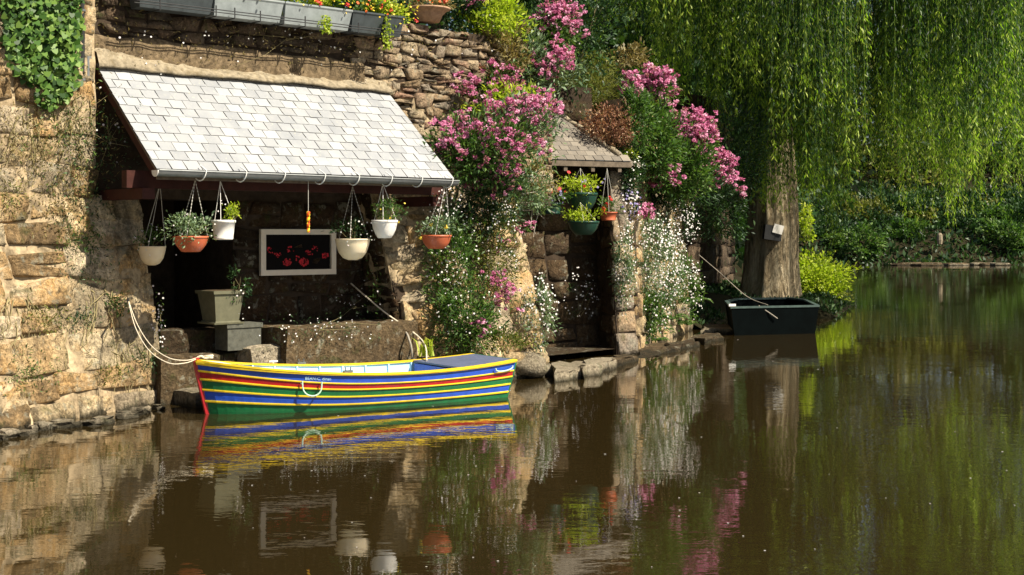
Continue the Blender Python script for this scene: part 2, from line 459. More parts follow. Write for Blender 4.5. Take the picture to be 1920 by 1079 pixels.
def stems(parent, base, tips, r, mat, name='stem', sag=.0, seed=0):
    m = MB(); g = np.random.default_rng(seed)
    for t in tips:
        b = np.asarray(base) + g.normal(size=3) * .02; t = np.asarray(t)
        mid = (b + t) / 2 + g.normal(size=3) * np.linalg.norm(t - b) * .06 + np.array([0, 0, sag])
        m.tube([b, mid, t], [r, r * .8, r * .5], 4, False)
    return m.build(name, mat, parent)

VIEW = unit(np.array([.25, -1, .25]))
def thing_plant(name, c, rad, n, size, mat, label, cat='plant', flowers=None, seed=0, aspect=.4, group=None, base=None, nst=6, droop=0, cr=.28, nclump=None, shell=.6):
    """foliage + stems (+ flower specs) under an Empty.
    flowers: list of (kind, material, count, size, spread-radii scale, offset)"""
    c = np.asarray(c, float); rad = np.broadcast_to(np.asarray(rad, float), (3,)).copy()
    b = np.asarray(base, float) if base is not None else c - np.array([0, 0, rad[2]])
    root = empty(name, tuple(b), label, cat, group)
    g = np.random.default_rng(seed + 991)
    foliage('foliage', root, c, rad, n, size, mat, aspect, seed, cr, shell, nclump, droop)
    tips = c + unit(g.normal(size=(nst, 3))) * rad * .8
    if nst: stems(root, b, tips, max(.003, size * .06), M['stem'], seed=seed)
    for k, (kind, fm, cnt, fs, sc, off) in enumerate(flowers or []):
        u = unit(g.normal(size=(cnt, 3)) + VIEW * .9)
        P = c + np.asarray(off) + u * rad * sc * g.uniform(.75, 1.15, (cnt, 1))
        if kind == 'daisy':
            V, Fc, r = petals(P, u * .6 + VIEW + g.normal(size=(cnt, 3)) * .35, fs * g.uniform(.7, 1.2, cnt), seed + k, 6)
            obj_world('flowers', V, Fc, fm, root, rnd=r)
        elif kind == 'head':       # round clusters of florets
            per = 26
            Q = np.repeat(P, per, 0) + unit(g.normal(size=(cnt * per, 3))) * fs * g.uniform(.5, 1, (cnt * per, 1))
            V, Fc, r = petals(Q, (Q - np.repeat(P, per, 0)) + VIEW * .02, fs * .28, seed + k, 4)
            obj_world('flowers', V, Fc, fm, root, rnd=r)
    return root

def valerian(label, c, rad, n, heads, seed, lsize=.09, mat=None, hs=.05, base=None, off=(0, 0, 0), cat='flowering plant', name='valerian', spread=1.0):
    """mound of lance leaves with branching pink panicles of tiny florets"""
    c = np.asarray(c, float); rad = np.asarray(rad, float)
    root = empty(name, tuple(base if base is not None else c - np.array([0, 0, rad[2]])), label, cat, 'pink flowering valerian')
    g = np.random.default_rng(seed)
    if n: foliage('foliage', root, c, rad, n, lsize, mat or M['l_green'], .3, seed, .30, .45)
    P, tips, tone = [], [], []
    for h in range(int(heads * 1.7)):
        u = unit(g.normal(size=3) + np.array([.15, -.9, .55]))
        p0 = c + np.asarray(off) + u * rad * g.uniform(.6, 1.12) * spread
        tips.append(p0)
        for q in range(g.integers(3, 7)):        # lobes of the panicle
            pc = p0 + np.array([g.normal() * hs * 1.1, g.normal() * hs * .9, g.uniform(-1.0, 2.2) * hs])
            m = 22; tone.append(np.full(m, np.clip(g.normal() * .28 + .5, 0, 1)))
            P.append(pc + unit(g.normal(size=(m, 3))) * hs * .75 * g.uniform(.3, 1, (m, 1)) * np.array([1, 1, .75]))
    P = np.concatenate(P)
    V, Fc, r = petals(P, g.normal(size=P.shape) * .6 + np.array([0, -.6, .6]), hs * .23 * g.uniform(.7, 1.3, len(P)), seed, 4)
    r = np.clip(np.repeat(np.concatenate(tone), 4) + (r - .5) * .35, 0, 1)
    obj_world('flowers', V, Fc, M['f_pink'], root, rnd=r)
    stems(root, np.array(root.location) + np.array([0, 0, rad[2] * .5]), tips, .004, M['fern_stem'], seed=seed)
    return root

# ------------------------------------------------------------------ ruled wall surfaces
class Surf:
    """face between a bottom path at z0 and a top path at z1 (plan polylines); prof bends the batter"""
    def __init__(s, bot, top, z0, z1, prof=None):
        s.b = np.array(bot, float); s.t = np.array(top, float); s.z0 = z0; s.z1 = z1; s.prof = prof
        s.L = np.linalg.norm(np.diff(s.b, axis=0), axis=1).sum()
        s.L2 = np.linalg.norm(np.diff(s.t, axis=0), axis=1).sum()
    @staticmethod
    def _on(path, f):
        seg = np.linalg.norm(np.diff(path, axis=0), axis=1); cum = np.concatenate([[0], np.cumsum(seg)]) / seg.sum()
        return np.stack([np.interp(f, cum, path[:, 0]), np.interp(f, cum, path[:, 1])], -1)
    def p(s, f, z, off=0.0):
        f = np.asarray(f, float); z = np.asarray(z, float)
        def q(f, z):
            w = np.clip((z - s.z0) / (s.z1 - s.z0), -0.3, 1.3)
            if s.prof: w = s.prof(w)
            B = s._on(s.b, f); T = s._on(s.t, f)
            xy = B * (1 - w)[..., None] + T * w[..., None]
            return np.concatenate([xy, z[..., None]], -1)
        P = q(f, z); e = 1e-3
        f1 = np.clip(f, 0, 1 - e)
        du = q(f1 + e, z) - q(f1, z); dz = q(f, z + .01) - P
        n = unit(np.cross(du, dz))
        return P + n * np.asarray(off)[..., None] if np.ndim(off) else P + n * off

def stone_mesh(S, quad, bulge, n, seed, rough=.012, inset=.05):
    """quad: (f,z) corners ll, lr, ur, ul. An irregular rounded block proud of the wall face."""
    g = np.random.default_rng(seed)
    a = np.linspace(-1, 1, n); A, B = np.meshgrid(a, a)
    ring = np.maximum(abs(A), abs(B))
    Ain, Bin = A.copy(), B.copy()
    k = .05
    A2 = Ain * (1 - k * Bin ** 4 * Ain ** 2); B2 = Bin * (1 - k * Ain ** 4 * Bin ** 2)
    sg = np.where(ring > .99, 1.0, .97); A2 *= sg; B2 *= sg
    # second ring is pulled outwards so the block has steep sides
    second = (ring > .99 - 2.01 / (n - 1)) & (ring < .99)
    A2 = np.where(second, A2 / np.maximum(ring, .01) * .945, A2); B2 = np.where(second, B2 / np.maximum(ring, .01) * .945, B2)
    u, v = (A2 + 1) / 2, (B2 + 1) / 2
    q = np.array(quad)
    fz = ((1 - u) * (1 - v))[..., None] * q[0] + (u * (1 - v))[..., None] * q[1] + (u * v)[..., None] * q[2] + ((1 - u) * v)[..., None] * q[3]
    P0 = S.p(fz[..., 0], fz[..., 1])
    jit = g.normal(size=(n, n)) * rough
    off = bulge * (.8 - .22 * ring ** 3) + jit + fn(P0, 8, seed % 9) * bulge * .75 + (A * g.normal() + B * g.normal()) * bulge * .35
    off = np.where(ring > .99, -inset, off)
    P = S.p(fz[..., 0], fz[..., 1], off)
    idx = np.arange(n * n).reshape(n, n)
    Fc = np.stack([idx[:-1, :-1], idx[:-1, 1:], idx[1:, 1:], idx[1:, :-1]], -1).reshape(-1, 4)
    return P.reshape(-1, 3), Fc

def lay_stones(S, parent, mat, rowh, width, bulge=.04, n=6, joint=.014, wave=.03, seed=0, zr=None, limit=290, keep=None, fr=(0, 1), inset=.05, warp=0.0, rough=.012):
    g = np.random.default_rng(seed)
    z0, z1 = zr or (S.z0, S.z1)
    zs = [z0]
    while zs[-1] < z1 - rowh[0] * .6: zs.append(min(z1, zs[-1] + g.uniform(*rowh)))
    L = (S.L + S.L2) / 2
    def zb(i, f): return zs[i] + (fn(np.array([f * L * 1.4, i * 3.7, seed]), 1.0, i) * wave if 0 < i < len(zs) - 1 else 0)
    cnt = 0
    for i in range(len(zs) - 1):
        u = fr[0] * L - g.uniform(0, width[0])
        us = [fr[0] * L]
        u += g.uniform(*width)
        while u < fr[1] * L - width[0] * .55: us.append(u); u += g.uniform(*width)
        us.append(fr[1] * L)
        til = [0] + [g.normal() * .025 for _ in us[1:-1]] + [0]
        for j in range(len(us) - 1):
            fa, fb = us[j] / L, us[j + 1] / L
            h = zs[i + 1] - zs[i]
            fm = (fa + fb) / 2; zm = (zs[i] + zs[i + 1]) / 2
            if keep and not keep(fm, zm): continue
            splits = [(0, 1)]
            if warp and h > rowh[0] * 1.15 and g.uniform() < .3: splits = [(0, .5), (.5, 1)]
            for (va, vb) in splits:
                c = []
                for (f, w, tl) in ((fa, va, til[j] * -1), (fb, va, til[j + 1] * -1), (fb, vb, til[j + 1]), (fa, vb, til[j])):
                    zz = zb(i, f) * (1 - w) + zb(i + 1, f) * w
                    c.append([f + tl / L, zz])
                c = np.array(c); ctr = c.mean(0)
                if warp: c += g.normal(size=(4, 2)) * np.array([warp / L, warp])
                dj = np.array([joint / L, joint])
                c = c - np.sign(c - ctr) * dj
                P, Fc = stone_mesh(S, c, bulge * g.uniform(.4, 1.5), n, int(g.integers(1, 99999)), rough, inset)
                obj_world('stone', P, Fc, mat, parent, smooth=True)
                cnt += 1
                if cnt >= limit: return cnt
    return cnt

def wall_core(S, parent, mat, back, zr=None, nf=40, nz=24, name='mortar_core', amp=.02, fr=(0, 1), base=-.012):
    """solid core behind the stones; back = plan vector to the rear face"""
    z0, z1 = zr or (S.z0, S.z1)
    f = np.linspace(fr[0], fr[1], nf); zz = np.linspace(z0, z1, nz)
    Fg, Zg = np.meshgrid(f, zz)
    P0 = S.p(Fg, Zg); P = S.p(Fg, Zg, fn(P0, 6, 2, 4) * amp + base)
    bk = np.array([back[0], back[1], 0.0])
    full = np.concatenate([P, P[:, -1:] + bk, P[:, :1] + bk], 1)    # nz x (nf+2)
    m = nf + 2
    idx = np.arange(nz * m).reshape(nz, m)
    Fc = []
    for i in range(nz - 1):
        for j in range(m):
            k = (j + 1) % m
            Fc.append((idx[i, j], idx[i, k], idx[i + 1, k], idx[i + 1, j]))
    Fc.append(tuple(idx[-1])); Fc.append(tuple(reversed(idx[0])))
    return obj_world(name, full.reshape(-1, 3), Fc, mat, parent)

# ================================================================== SETTING
# water
me = mesh_np('river_water', [(-60, -20, 0), (160, -20, 0), (160, 260, 0), (-60, 260, 0)], [(0, 1, 2, 3)], M['water'])
tag(link('river_water', me), kind='structure')

def terrain(name, x0, x1, y0, y1, nx, ny, fz, mat):
    X, Y = np.meshgrid(np.linspace(x0, x1, nx), np.linspace(y0, y1, ny))
    Z = fz(X, Y)
    V = np.stack([X, Y, Z], -1).reshape(-1, 3); idx = np.arange(nx * ny).reshape(ny, nx)
    Fc = np.stack([idx[:-1, :-1], idx[:-1, 1:], idx[1:, 1:], idx[1:, :-1]], -1).reshape(-1, 4)
    return tag(link(name, mesh_np(name, V, Fc, mat, True)), kind='structure')
# far bank rising behind the river
def far_z(X, Y):
    edge = 86 + fn(np.stack([X, X * 0, X * 0], -1), .25, 1) * 1.5
    t = Y - edge
    return np.clip(np.where(t < 0, t * .4, np.minimum(t * .8, 2.0 + np.maximum(t - 3, 0) * .28)), -1, 9) + fn(np.stack([X, Y, X * 0], -1), .5, 3) * .25
terrain('river_bank', -20, 150, 82, 150, 120, 50, far_z, M['grassy'])
# left bank under and behind the willow
def left_z(X, Y):
    ex = 3.7 + (Y - 27.6) * .30 + np.where(Y > 31.5, 2.3, 0)      # water edge
    ex = np.where(Y > 37, 8.6 + (Y - 37) * .03, ex)
    t = ex - X
    return np.clip(t * .55, -.8, .28) + np.where(t > 1.8, np.minimum((t - 1.8) * .22, 2.6), 0) + fn(np.stack([X, Y, X * 0], -1), 1.6, 5) * .05
terrain('river_bank', -25, 14, 27.6, 90, 90, 110, left_z, M['grassy'])

# ================================================================== LEFT WALL
def wp(s, o): return tuple(ORG + s * TV + o * NV)
def prof(w): w = np.asarray(w, float); return np.where(w < .5, w * 1.7, np.minimum(.85 + (w - .5) * .3, 1.0))
bot = [wp(-4.6, 3.06), wp(-1.69, 1.61), wp(.70, .41)]
top = [wp(-4.6, 1.35), wp(-1.69, .62), wp(.45, .17)]
SL = Surf(bot, top, -.3, 2.25, None)
left = empty('stone_wall', (*wp(-1, 1.2), 0), 'battered ochre stone wall rising from the river at the near end, with ivy over it', 'wall')
wall_core(SL, left, M['mortar'], (-NV * 2.2), zr=(-.4, 2.25), nf=150, nz=70, amp=.034, base=-.004)
n1 = lay_stones(SL, left, M['ashlar'], (.25, .42), (.34, .78), .036, 11, .005, .07, 11, zr=(-.12, 2.25), limit=150, warp=.03, rough=.007)
SL2 = Surf([wp(-4.6, 1.35), wp(-1.69, .62), wp(-.10, .26)], [wp(-4.6, 1.15), wp(-1.69, .50), wp(-.10, .20)], 2.25, 5.6, None)
wall_core(SL2, left, M['mortar'], (-NV * 2.2), zr=(2.25, 5.6), nf=130, nz=80, amp=.032, base=-.004)
n2 = lay_stones(SL2, left, M['ashlar'], (.24, .38), (.30, .62), .034, 9, .005, .06, 12, zr=(2.25, 5.6), limit=140, warp=.03, rough=.007)

# ================================================================== MAIN WALL behind the shelter (recess below, rubble above)
main = empty('stone_wall', (*wp(2, 0), 0), 'rough rubble wall behind and above the slate lean-to roof', 'wall')
S0 = Surf([wp(.35, -.02), wp(6.6, -.02)], [wp(.35, -.02), wp(6.6, -.02)], 0, 2.3)
SU = Surf([wp(-.12, 0), wp(6.9, 0)], [wp(-.12, 0), wp(6.9, 0)], 3.6, 4.55)
SM = Surf([wp(-.12, 0), wp(6.9, 0)], [wp(-.12, 0), wp(6.9, 0)], 2.2, 3.6)
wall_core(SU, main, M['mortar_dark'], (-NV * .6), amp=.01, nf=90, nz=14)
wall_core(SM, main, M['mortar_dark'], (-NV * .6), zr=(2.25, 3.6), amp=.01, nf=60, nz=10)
# near end of the niche deepened to make it dark, shallow wall beyond it
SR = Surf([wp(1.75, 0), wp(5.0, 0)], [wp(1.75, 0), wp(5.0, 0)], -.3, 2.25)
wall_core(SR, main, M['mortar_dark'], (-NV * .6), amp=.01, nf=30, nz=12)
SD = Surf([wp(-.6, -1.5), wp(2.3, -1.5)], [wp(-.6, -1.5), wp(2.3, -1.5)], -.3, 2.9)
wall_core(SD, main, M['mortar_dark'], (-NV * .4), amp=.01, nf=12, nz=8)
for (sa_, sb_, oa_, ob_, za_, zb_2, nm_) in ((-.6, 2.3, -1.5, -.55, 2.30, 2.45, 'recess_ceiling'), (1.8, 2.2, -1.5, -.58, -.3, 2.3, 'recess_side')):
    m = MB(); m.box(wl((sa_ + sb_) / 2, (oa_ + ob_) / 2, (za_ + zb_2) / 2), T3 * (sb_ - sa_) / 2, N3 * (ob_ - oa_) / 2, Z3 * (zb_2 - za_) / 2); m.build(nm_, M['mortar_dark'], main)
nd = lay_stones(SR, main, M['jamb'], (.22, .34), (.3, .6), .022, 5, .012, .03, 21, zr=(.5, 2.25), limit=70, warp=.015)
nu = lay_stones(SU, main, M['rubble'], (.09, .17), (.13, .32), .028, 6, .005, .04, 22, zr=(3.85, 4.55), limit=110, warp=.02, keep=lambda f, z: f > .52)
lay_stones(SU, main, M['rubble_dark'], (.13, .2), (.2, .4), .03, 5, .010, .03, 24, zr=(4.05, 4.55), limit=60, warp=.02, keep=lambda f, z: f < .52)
SV = Surf([wp(3.6, 0), wp(6.9, 0)], [wp(3.6, 0), wp(6.9, 0)], 2.4, 3.85)
wall_core(SV, main, M['mortar'], (-NV * .3), amp=.01, nf=40, nz=16, name='mortar_bed')
lay_stones(SV, main, M['rubble'], (.10, .19), (.13, .34), .030, 6, .005, .045, 23, zr=(2.4, 3.85), limit=185, warp=.03)
# weathered render on the upper face over the roof
Fg, Zg = np.meshgrid(np.linspace(.002, .53, 90), np.linspace(3.70, 4.12, 16))
P0 = SU.p(Fg, Zg)
edge = 4.03 + fn(P0, 3, 8)[...] * .06
P = SU.p(Fg, np.minimum(Zg, edge), .045 + fn(P0, 9, 4) * .014 - np.clip((Zg - 3.95) * .22, 0, .08))
idx = np.arange(P.shape[0] * P.shape[1]).reshape(P.shape[:2])
obj_world('render_patch', P.reshape(-1, 3), np.stack([idx[:-1, :-1], idx[:-1, 1:], idx[1:, 1:], idx[1:, :-1]], -1).reshape(-1, 4), M['drymud'], main, smooth=True)

# terrace ground on top
V = [(*wp(-6, -.3), 4.35), (*wp(6.6, -.3), 4.35), (*wp(6.6, -5), 4.6), (*wp(-6, -5), 4.6)]
tag(link('terrace_ground', mesh_np('terrace_ground', V, [(0, 1, 2, 3)], M['grassy'])), kind='structure')

# ================================================================== RIGHT BUTTRESS
but = empty('stone_buttress', (*wp(4.8, .9), 0), 'sunlit battered stone buttress draped in pink valerian between the two shelters', 'buttress')
SB = Surf([wp(3.78, .98), wp(4.6, 1.25), wp(5.9, 1.12)], [wp(3.48, .28), wp(4.6, .38), wp(5.86, .30)], -.3, 2.5, None)
wall_core(SB, but, M['mortar'], (-NV * 1.6), amp=.05)
lay_stones(SB, but, M['ashlar'], (.24, .46), (.3, .68), .065, 10, .006, .08, 31, zr=(-.1, 2.5), limit=90, warp=.05, rough=.009)
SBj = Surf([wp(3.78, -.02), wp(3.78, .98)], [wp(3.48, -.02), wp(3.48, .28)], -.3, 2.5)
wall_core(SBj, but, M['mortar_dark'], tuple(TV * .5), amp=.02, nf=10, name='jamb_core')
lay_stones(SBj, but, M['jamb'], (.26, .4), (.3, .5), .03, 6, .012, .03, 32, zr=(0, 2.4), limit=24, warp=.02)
# boulders at its foot
for k, (px, py, Y, r) in enumerate([(990, 690, 18.4, .26), (1025, 700, 18.7, .15), (965, 706, 18.3, .13), (1008, 712, 18.5, .12)]):
    c = at(px, py, Y); g = np.random.default_rng(k)
    th, ph = np.meshgrid(np.linspace(0, 2 * math.pi, 13)[:-1], np.linspace(-1.4, 1.4, 8))
    D = np.stack([np.cos(ph) * np.cos(th), np.cos(ph) * np.sin(th), np.sin(ph) * .75], -1)
    P = c + D * r * (1 + .22 * fn(D, 2.5, k))[..., None]
    idx = np.arange(96).reshape(8, 12); nx = np.roll(idx, -1, 1)
    Fc = list(map(tuple, np.stack([idx[:-1], nx[:-1], nx[1:], idx[1:]], -1).reshape(-1, 4))) + [tuple(idx[-1]), tuple(idx[0][::-1])]
    o = obj_world('boulder', P.reshape(-1, 3), Fc, M['slab'], None, smooth=True)
    tag(o, ['large rounded pale boulder at the foot of the buttress beside the boat stern', 'small pale boulder at the water corner past the boat stern',
            'flat damp boulder half hidden behind the boat stern', 'lowest wet boulder touching the water below the buttress corner'][k], 'boulder', 'boulders at the buttress foot')

# ================================================================== SHELTER 1
ZR, ZE, RUN = 3.72, 2.51, 1.40
def roofp(s, t, off=0.0):
    """s along eave, t 0 at the eave .. 1 at the ridge"""
    o = RUN * (1 - t) + 0.0
    n = unit(np.array([NV[0] * (ZR - ZE), NV[1] * (ZR - ZE), RUN]))
    return wl(s, o, ZE + (ZR - ZE) * t) + n * off
shel = empty('lean_to_shelter', (*wp(2, .7), 0), 'slate lean-to roof over the washing niche, with zinc gutter and red-brown timber', 'shelter')
SLEN = 3.93; slope = math.hypot(RUN, ZR - ZE)
rn = unit(np.array([NV[0] * (ZR - ZE), NV[1] * (ZR - ZE), RUN]))
ru = unit(np.array([-NV[0] * RUN, -NV[1] * RUN, ZR - ZE]))
m = MB(); m.box((roofp(0.02, 0, -.02) + roofp(SLEN - .02, 1, -.02)) / 2, T3 * (SLEN / 2 - .02), ru * (slope / 2 - .01), rn * .012)
m.build('sheathing', M['wood_grey'], shel)
NROW, NCOL = 12, 22
EXP = slope / NROW; SW = SLEN / NCOL
def slate_mesh(w, h, th, seed, mat):
    g = np.random.default_rng(seed); c = lambda: g.normal() * .0025
    V = []
    for z in (-th / 2, th / 2):
        V += [(-w / 2 + .0045 + c(), 0 + c() * 1.8, z), (w / 2 - .0045 + c(), 0 + c() * 1.8, z), (w / 2 - .0035, h, z), (-w / 2 + .0035, h, z)]
    me = mesh_np('slate', V, [(3, 2, 1, 0), (4, 5, 6, 7), (0, 1, 5, 4), (1, 2, 6, 5), (2, 3, 7, 6), (3, 0, 4, 7)], mat)
    me.materials.append(M['slate_edge'])
    for i in (2, 3, 4, 5): me.polygons[i].material_index = 1
    return me
from mathutils import Matrix
def place_slates(parent, P_at, T, U, Nn, nrow, ncol, exp, sw, mat, inside=None, seed=0, th=.012, w_off=.5, limit=295):
    g = np.random.default_rng(seed)
    full = [slate_mesh(sw, exp * 1.35, th, k, mat) for k in range(6)]
    half = [slate_mesh(sw * .5, exp * 1.35, th, 50 + k, mat) for k in range(2)]
    lo = np.array(parent.location); cnt = 0
    for r in range(nrow):
        odd = r % 2
        cells = [(k + .5, 1) for k in range(ncol)] if not odd else [(.25, 0)] + [(k + 1.0, 1) for k in range(ncol - 1)] + [(ncol - .25, 0)]
        for (cx, isfull) in cells:
            s = cx * sw; t = r * exp
            if inside and not inside(s, t): continue
            p = P_at(s, t) + Nn * (.016 + g.uniform(0, .003)) - U * .012
            tilt = -.030 + g.normal() * .006
            u2 = unit(U + Nn * tilt); n2 = unit(np.cross(T, u2))
            rot = g.normal() * .010; t2 = unit(T * math.cos(rot) + u2 * math.sin(rot)); u2 = np.cross(n2, t2)
            mt = Matrix([[t2[0], u2[0], n2[0], p[0] - lo[0]], [t2[1], u2[1], n2[1], p[1] - lo[1]], [t2[2], u2[2], n2[2], p[2] - lo[2]], [0, 0, 0, 1]])
            o = bpy.data.objects.new('slate', (full if isfull else half)[int(g.integers(0, 6 if isfull else 2))])
            COL.objects.link(o); o.parent = parent; o.matrix_local = mt
            cnt += 1
            if cnt >= limit: return cnt
    return cnt
place_slates(shel, lambda s, t: roofp(s, t / slope), T3, ru, rn, NROW, NCOL, EXP, SW, M['slate'], seed=5)
# mortar fillet along the ridge
g = np.random.default_rng(2)
ss = np.linspace(-.02, SLEN + .02, 160)
rows = []
for (o, z) in ((.0, ZR + .10), (.025, ZR + .08), (.05, ZR + .04), (.13, ZR + .01), (.19, ZR - .045), (.18, ZR - .07), (0.0, ZR - .05)):
    rows.append([wl(s, o + .012 * fn(np.array([s, o, z]), 22, 1), z + .016 * fn(np.array([s, z, o]), 5, 2) + (.09 * max(0, 1 - s / 1.2) if z > ZR else 0)) for s in ss])
P = np.array(rows); idx = np.arange(P.shape[0] * P.shape[1]).reshape(P.shape[:2])
obj_world('mortar_fillet', P.reshape(-1, 3), np.stack([idx[:-1, :-1], idx[:-1, 1:], idx[1:, 1:], idx[1:, :-1]], -1).reshape(-1, 4), M['render'], shel, smooth=True)
# rafters, wall plate, purlin
for s in np.linspace(.06, SLEN - .06, 9):
    m = MB(); m.box((roofp(s, .01, -.075) + roofp(s, .98, -.075)) / 2, T3 * .035, ru * (slope * .485), rn * .04); m.build('rafter', M['wood_red'], shel)
m = MB(); m.box(wl(1.95, 1.02, 2.42), T3 * 2.1, N3 * .055, Z3 * .09); m.build('eaves_beam', M['wood_red'], shel)
m = MB(); m.box(wl(.02, .60, 2.27), T3 * .07, N3 * .62, Z3 * .055); m.build('tie_beam', M['wood_red'], shel)
m = MB(); m.box(wl(3.86, .62, 2.25), T3 * .07, N3 * .56, Z3 * .06); m.build('tie_beam', M['wood_red'], shel)
m = MB(); m.box(wl(1.95, RUN - .01, ZE - .045), T3 * 1.93, N3 * .012, Z3 * .055); m.build('fascia_board', M['wood_grey'], shel)
# gutter: half round channel with beaded lip, end cap, curled hooks
def channel(s0, s1, o, z, r, mat, parent, name='gutter'):
    prof = [(math.cos(a) * r, math.sin(a) * r) for a in np.linspace(math.pi, 2 * math.pi, 11)]
    prof = prof + [(x * .9, y * .9 + 0) for x, y in reversed(prof)]
    n = len(prof); V = []
    for s in (s0, s1):
        V += [wl(s, o + x, z + y + (-.012 if s == s1 else 0)) for x, y in prof]
    Fc = [(k, (k + 1) % n, n + (k + 1) % n, n + k) for k in range(n)]
    Fc += [tuple(reversed(range(n))), tuple(range(n, 2 * n))]
    m = MB(); m.add(V, Fc)
    m.tube([wl(s0, o + r, z), wl(s1, o + r, z - .012)], .009, 6)
    return m.build(name, mat, parent)
gut = channel(-.03, SLEN - .02, 1.475, 2.50, .062, M['zinc'], shel)
m = MB(); cp = [wl(-.035, 1.475 + math.cos(a) * .066, 2.50 + math.sin(a) * .066) for a in np.linspace(math.pi, 2 * math.pi, 14)]
m.add(cp + [p - T3 * .012 for p in cp], [tuple(range(14)), tuple(reversed(range(14, 28)))] + [(k, k + 1, 15 + k, 14 + k) for k in range(13)] + [(0, 14, 27, 13)]); cap = m.build('end_cap', M['hook'], shel)
for s in (.50, .98, 1.46, 1.98, 2.44, 2.90, 3.34, 3.80):
    m = MB()
    a = np.linspace(0, 1, 10)
    P = [wl(s - .05 * t, 1.475 + .075 * math.cos(-t * 2.6 + .2), 2.50 + .085 * math.sin(-t * 2.6 + .2) - .01) for t in a]
    m.tube(P, .007, 5); m.tube([wl(s, 1.55, 2.51), wl(s, 1.42, 2.57)], .006, 5)
    m.build('gutter_hook', M['hook'], shel)
# lead flashing strip at the ridge corner
m = MB(); m.box(hit(162, 140, .22), T3 * .012, N3 * .05, Z3 * .19); m.box(hit(165, 108, .24), T3 * .03, N3 * .02, Z3 * .012); m.build('flashing', M['zinc'], shel)

# drainpipe at the wall corner
m = MB(); pa = hit(153, -60, .25); pb = hit(153, 262, .25); m.tube([pa, pb], .035, 10)
dp = empty('drainpipe', tuple(pb), 'slim rusty drainpipe running down the wall corner beside the ivy', 'pipe')
m.build('pipe', M['iron'], dp); m = MB()
for py in (20, 150): m.tube([hit(153, py, .25) - Z3 * .012, hit(153, py, .25) + Z3 * .012], .046, 10)
m.build('bracket', M['zinc'], dp)

# ================================================================== FLOOR, BENCH, STEPS IN THE NICHE
def slab(name, s0, s1, o0, o1, z0, z1, mat, label, cat, parent=None, seed=0, am=.012):
    """rough stone slab with broken edges"""
    ns, no, nz = max(3, int((s1 - s0) / .09)), max(3, int((o1 - o0) / .09)), 4
    V, Fc = [], []
    def grid(fnc, a, b):
        nonlocal V, Fc
        base = len(V)
        for i in range(a):
            for j in range(b): V.append(fnc(i / (a - 1), j / (b - 1)))
        for i in range(a - 1):
            for j in range(b - 1):
                q = (base + i * b + j, base + (i + 1) * b + j, base + (i + 1) * b + j + 1, base + i * b + j + 1); Fc.append(q)
    L = lambda s, o, z: (s0 + (s1 - s0) * s, o0 + (o1 - o0) * o, z0 + (z1 - z0) * z)
    grid(lambda a, b: L(a, b, 1), ns, no); grid(lambda a, b: L(a, 1, b), ns, nz)
    grid(lambda a, b: L(0, a, b), no, nz); grid(lambda a, b: L(1, a, b), no, nz); grid(lambda a, b: L(a, 0, b), ns, nz); grid(lambda a, b: L(a, b, 0), ns, no)
    V = np.array(V)
    ctr = np.array([(s0 + s1) / 2, (o0 + o1) / 2, (z0 + z1) / 2])
    d = np.stack([fn(V, 9, seed), fn(V, 9, seed + 1), fn(V, 11, seed + 2)], -1) * am
    # round the top edges
    ext = np.minimum(np.minimum(V[:, 0] - s0, s1 - V[:, 0]), np.minimum(V[:, 1] - o0, o1 - V[:, 1]))
    lower = np.where((z1 - V[:, 2] < 1e-6) & (ext < 1e-6), .018, 0)
    W = V + d; W[:, 2] -= lower
    W3 = np.array([wl(*w) for w in W])
    me_o = obj_world(name, W3, Fc, mat, parent, smooth=False)
    if label: tag(me_o, label, cat)
    return me_o
nf = empty('washing_place_floor', (*wp(2.2, .3), 0)); tag(nf, kind='structure')
for k, (s0, s1) in enumerate([(.5, 1.25), (1.27, 1.72), (1.74, 2.3), (2.32, 2.9), (2.92, 3.72)]):
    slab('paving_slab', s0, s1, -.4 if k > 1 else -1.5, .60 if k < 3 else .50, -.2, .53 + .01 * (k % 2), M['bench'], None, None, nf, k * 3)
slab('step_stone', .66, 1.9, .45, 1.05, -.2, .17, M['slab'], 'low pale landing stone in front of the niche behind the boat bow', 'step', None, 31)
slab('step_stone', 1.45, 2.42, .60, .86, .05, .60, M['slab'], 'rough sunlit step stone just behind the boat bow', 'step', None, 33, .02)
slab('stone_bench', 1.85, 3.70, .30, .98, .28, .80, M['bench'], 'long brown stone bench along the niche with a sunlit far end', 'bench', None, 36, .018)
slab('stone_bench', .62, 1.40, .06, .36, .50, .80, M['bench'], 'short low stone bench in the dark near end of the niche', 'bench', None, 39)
# stone block and square urn
bl = empty('stone_block', (*wp(1.47, .56), .55), 'grey stone block with a cap slab carrying the square urn', 'block')
m = MB(); m.box(wl(1.47, .56, .68), T3 * .215, N3 * .14, Z3 * .125); m.build('body', M['box_stone'], bl)
m = MB(); m.box(wl(1.47, .56, .829), T3 * .23, N3 * .155, Z3 * .024); m.build('cap_slab', M['box_stone'], bl)
ur = empty('square_urn', (*wp(1.26, .54), .855), 'tapered sage cream square planter with a flared rim standing on the grey block', 'planter')
def frust(m, c, z0, z1, a0, a1):
    V = [wl(c[0] + i * a, c[1] + j * a, z) for (z, a) in ((z0, a0), (z1, a1)) for (i, j) in ((-1, -1), (1, -1), (1, 1), (-1, 1))]
    return m.add(V, [(3, 2, 1, 0), (4, 5, 6, 7), (0, 1, 5, 4), (1, 2, 6, 5), (2, 3, 7, 6), (3, 0, 4, 7)])
uc = (1.26, .54)
m = MB(); frust(m, uc, .888, 1.19, .145, .185); m.build('body', M['urn'], ur)
m = MB(); frust(m, uc, 1.19, 1.225, .205, .208); m.build('rim', M['urn'], ur)
m = MB(); frust(m, uc, .853, .872, .185, .19); frust(m, uc, .872, .888, .16, .155); m.build('saucer', M['urn'], ur)
